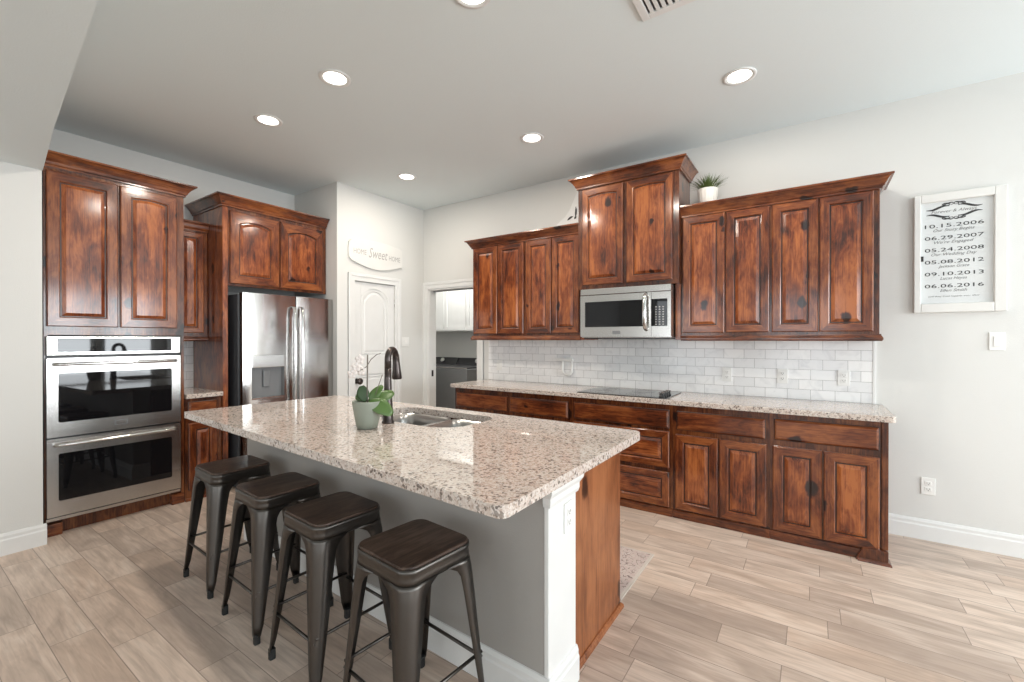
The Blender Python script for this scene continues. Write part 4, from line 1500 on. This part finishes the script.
# ------------------------------------------------------------------ ceiling lights and vent
can_labels = ['recessed ceiling light over the island, next to the one nearest the oven', 'recessed ceiling light nearest the oven cabinet', 'recessed ceiling light nearest the pantry door corner',
              'recessed ceiling light in front of the tall microwave cabinet', 'recessed ceiling light above the right upper cabinet', 'recessed ceiling light cut by the top edge, near the vent']
for (x, y), pw, lab in zip(CANS, CANP, can_labels):
    t = thing('recessed_light', lab, 'ceiling light', (x, y, ZC), 'recessed ceiling lights')
    bm = bmesh.new()
    lathe(bm, [(0.098, ZC), (0.097, ZC - .006), (0.080, ZC - .008), (0.076, ZC - .003)], x, y, 40)
    obj('trim_ring', bm, TRIM, t)
    bm = bmesh.new()
    lathe(bm, [(0.078, ZC - .002), (0.06, ZC - .0045), (0.0, ZC - .005)], x, y, 40)
    obj('lens', bm, LENS, t)
    l = bpy.data.lights.new('can_lamp', 'AREA')
    l.shape = 'DISK'
    l.size = 0.14
    l.energy = pw
    l.color = (1.0, 0.91, 0.80)
    lo = bpy.data.objects.new('can_lamp', l)
    lo.location = (x, y, ZC - 0.012)
    COL.objects.link(lo)
lo = area('laundry_fill', (-4.3, 4.8, ZC - 0.03), (0, 0, 0), 0.5, 0.5, 42.0, (1.0, 0.97, 0.93))  # unseen light added to brighten the laundry room
vt = thing('ceiling_vent', 'white slotted air vent in the ceiling at the top edge', 'vent', (-0.56, 2.14, ZC))
vx0, vx1, vy0, vy1 = -0.735, -0.395, 1.97, 2.313
bm = bmesh.new()
for a in ((vx0, vx0 + .04, vy0, vy1), (vx1 - .04, vx1, vy0, vy1), (vx0 + .04, vx1 - .04, vy0, vy0 + .04), (vx0 + .04, vx1 - .04, vy1 - .04, vy1)):
    box(bm, *a, ZC - .012, ZC)
obj('frame', bm, TRIM, vt, bevel=0.003)
bm = bmesh.new()
k = vx0 + .052
while k < vx1 - .05:
    box(bm, k, k + .018, vy0 + .04, vy1 - .04, ZC - .011, ZC - .004)
    k += .031
obj('slat', bm, TRIM, vt)
obj('backing', B(vx0 + .04, vx1 - .04, vy0 + .04, vy1 - .04, ZC - .003, ZC - .001), APPLD, vt)

# ------------------------------------------------------------------ laundry
lc = thing('laundry_cabinet', 'white wall cabinet with flat-panel doors above the washer', 'cabinet', (-4.4, 5.3, 1.5))
obj('carcass', B(-5.35, -3.35, 5.14, 5.465, 1.505, 2.25), TRIM, lc)
for a in ((-5.21, -4.775), (-4.765, -4.325), (-4.315, -3.88), (-3.87, -3.43)):
    bm = bmesh.new()
    y = 5.14
    for q in ((a[0], a[0] + .06, 1.52, 2.235), (a[1] - .06, a[1], 1.52, 2.235), (a[0] + .06, a[1] - .06, 1.52, 1.58), (a[0] + .06, a[1] - .06, 2.175, 2.235)):
        box(bm, q[0], q[1], y - .02, y, q[2], q[3])
    box(bm, a[0] + .06, a[1] - .06, y - .008, y, 1.58, 2.175)
    obj('door', bm, TRIM, lc)


def washer(label, x0, x1, name, cat):
    t = thing(name, label, cat, ((x0 + x1) / 2, 5.05, 0))
    obj('cabinet_body', B(x0, x1, 4.71, 5.40, 0.02, 0.965), APPL, t, bevel=0.012)
    obj('lid', B(x0 + .02, x1 - .02, 4.73, 5.24, 0.966, 0.985), APPLD, t, bevel=0.008)
    obj('lid_edge', B(x0 + .015, x1 - .015, 4.712, 4.729, 0.966, 0.982), STEELX, t, bevel=0.002)
    bm = bmesh.new()
    at = lambda u, v, n: (n, u, v)
    pr = [(5.26, 0.966), (5.40, 0.966), (5.40, 1.09), (5.34, 1.09)]
    f0 = [bm.verts.new((x0, a, b_)) for a, b_ in pr]
    f1 = [bm.verts.new((x1, a, b_)) for a, b_ in pr]
    bm.faces.new(f0)
    bm.faces.new(f1[::-1])
    for i in range(4):
        bm.faces.new((f0[i], f0[(i + 1) % 4], f1[(i + 1) % 4], f1[i]))
    obj('control_panel', bm, APPLD, t, bevel=0.006)
    bm = bmesh.new()
    tube(bm, [(x0 + .42, 5.30, 1.04), (x0 + .42, 5.265, 1.055)], 0.035, 20)
    obj('dial', bm, STEELP, t)
    return t


washer('dark grey top-loading washer seen through the laundry doorway', -4.645, -3.955, 'washing_machine', 'washing machine')
washer('dark grey dryer left of the washer, mostly hidden by the doorway jamb', -5.36, -4.665, 'dryer', 'dryer')
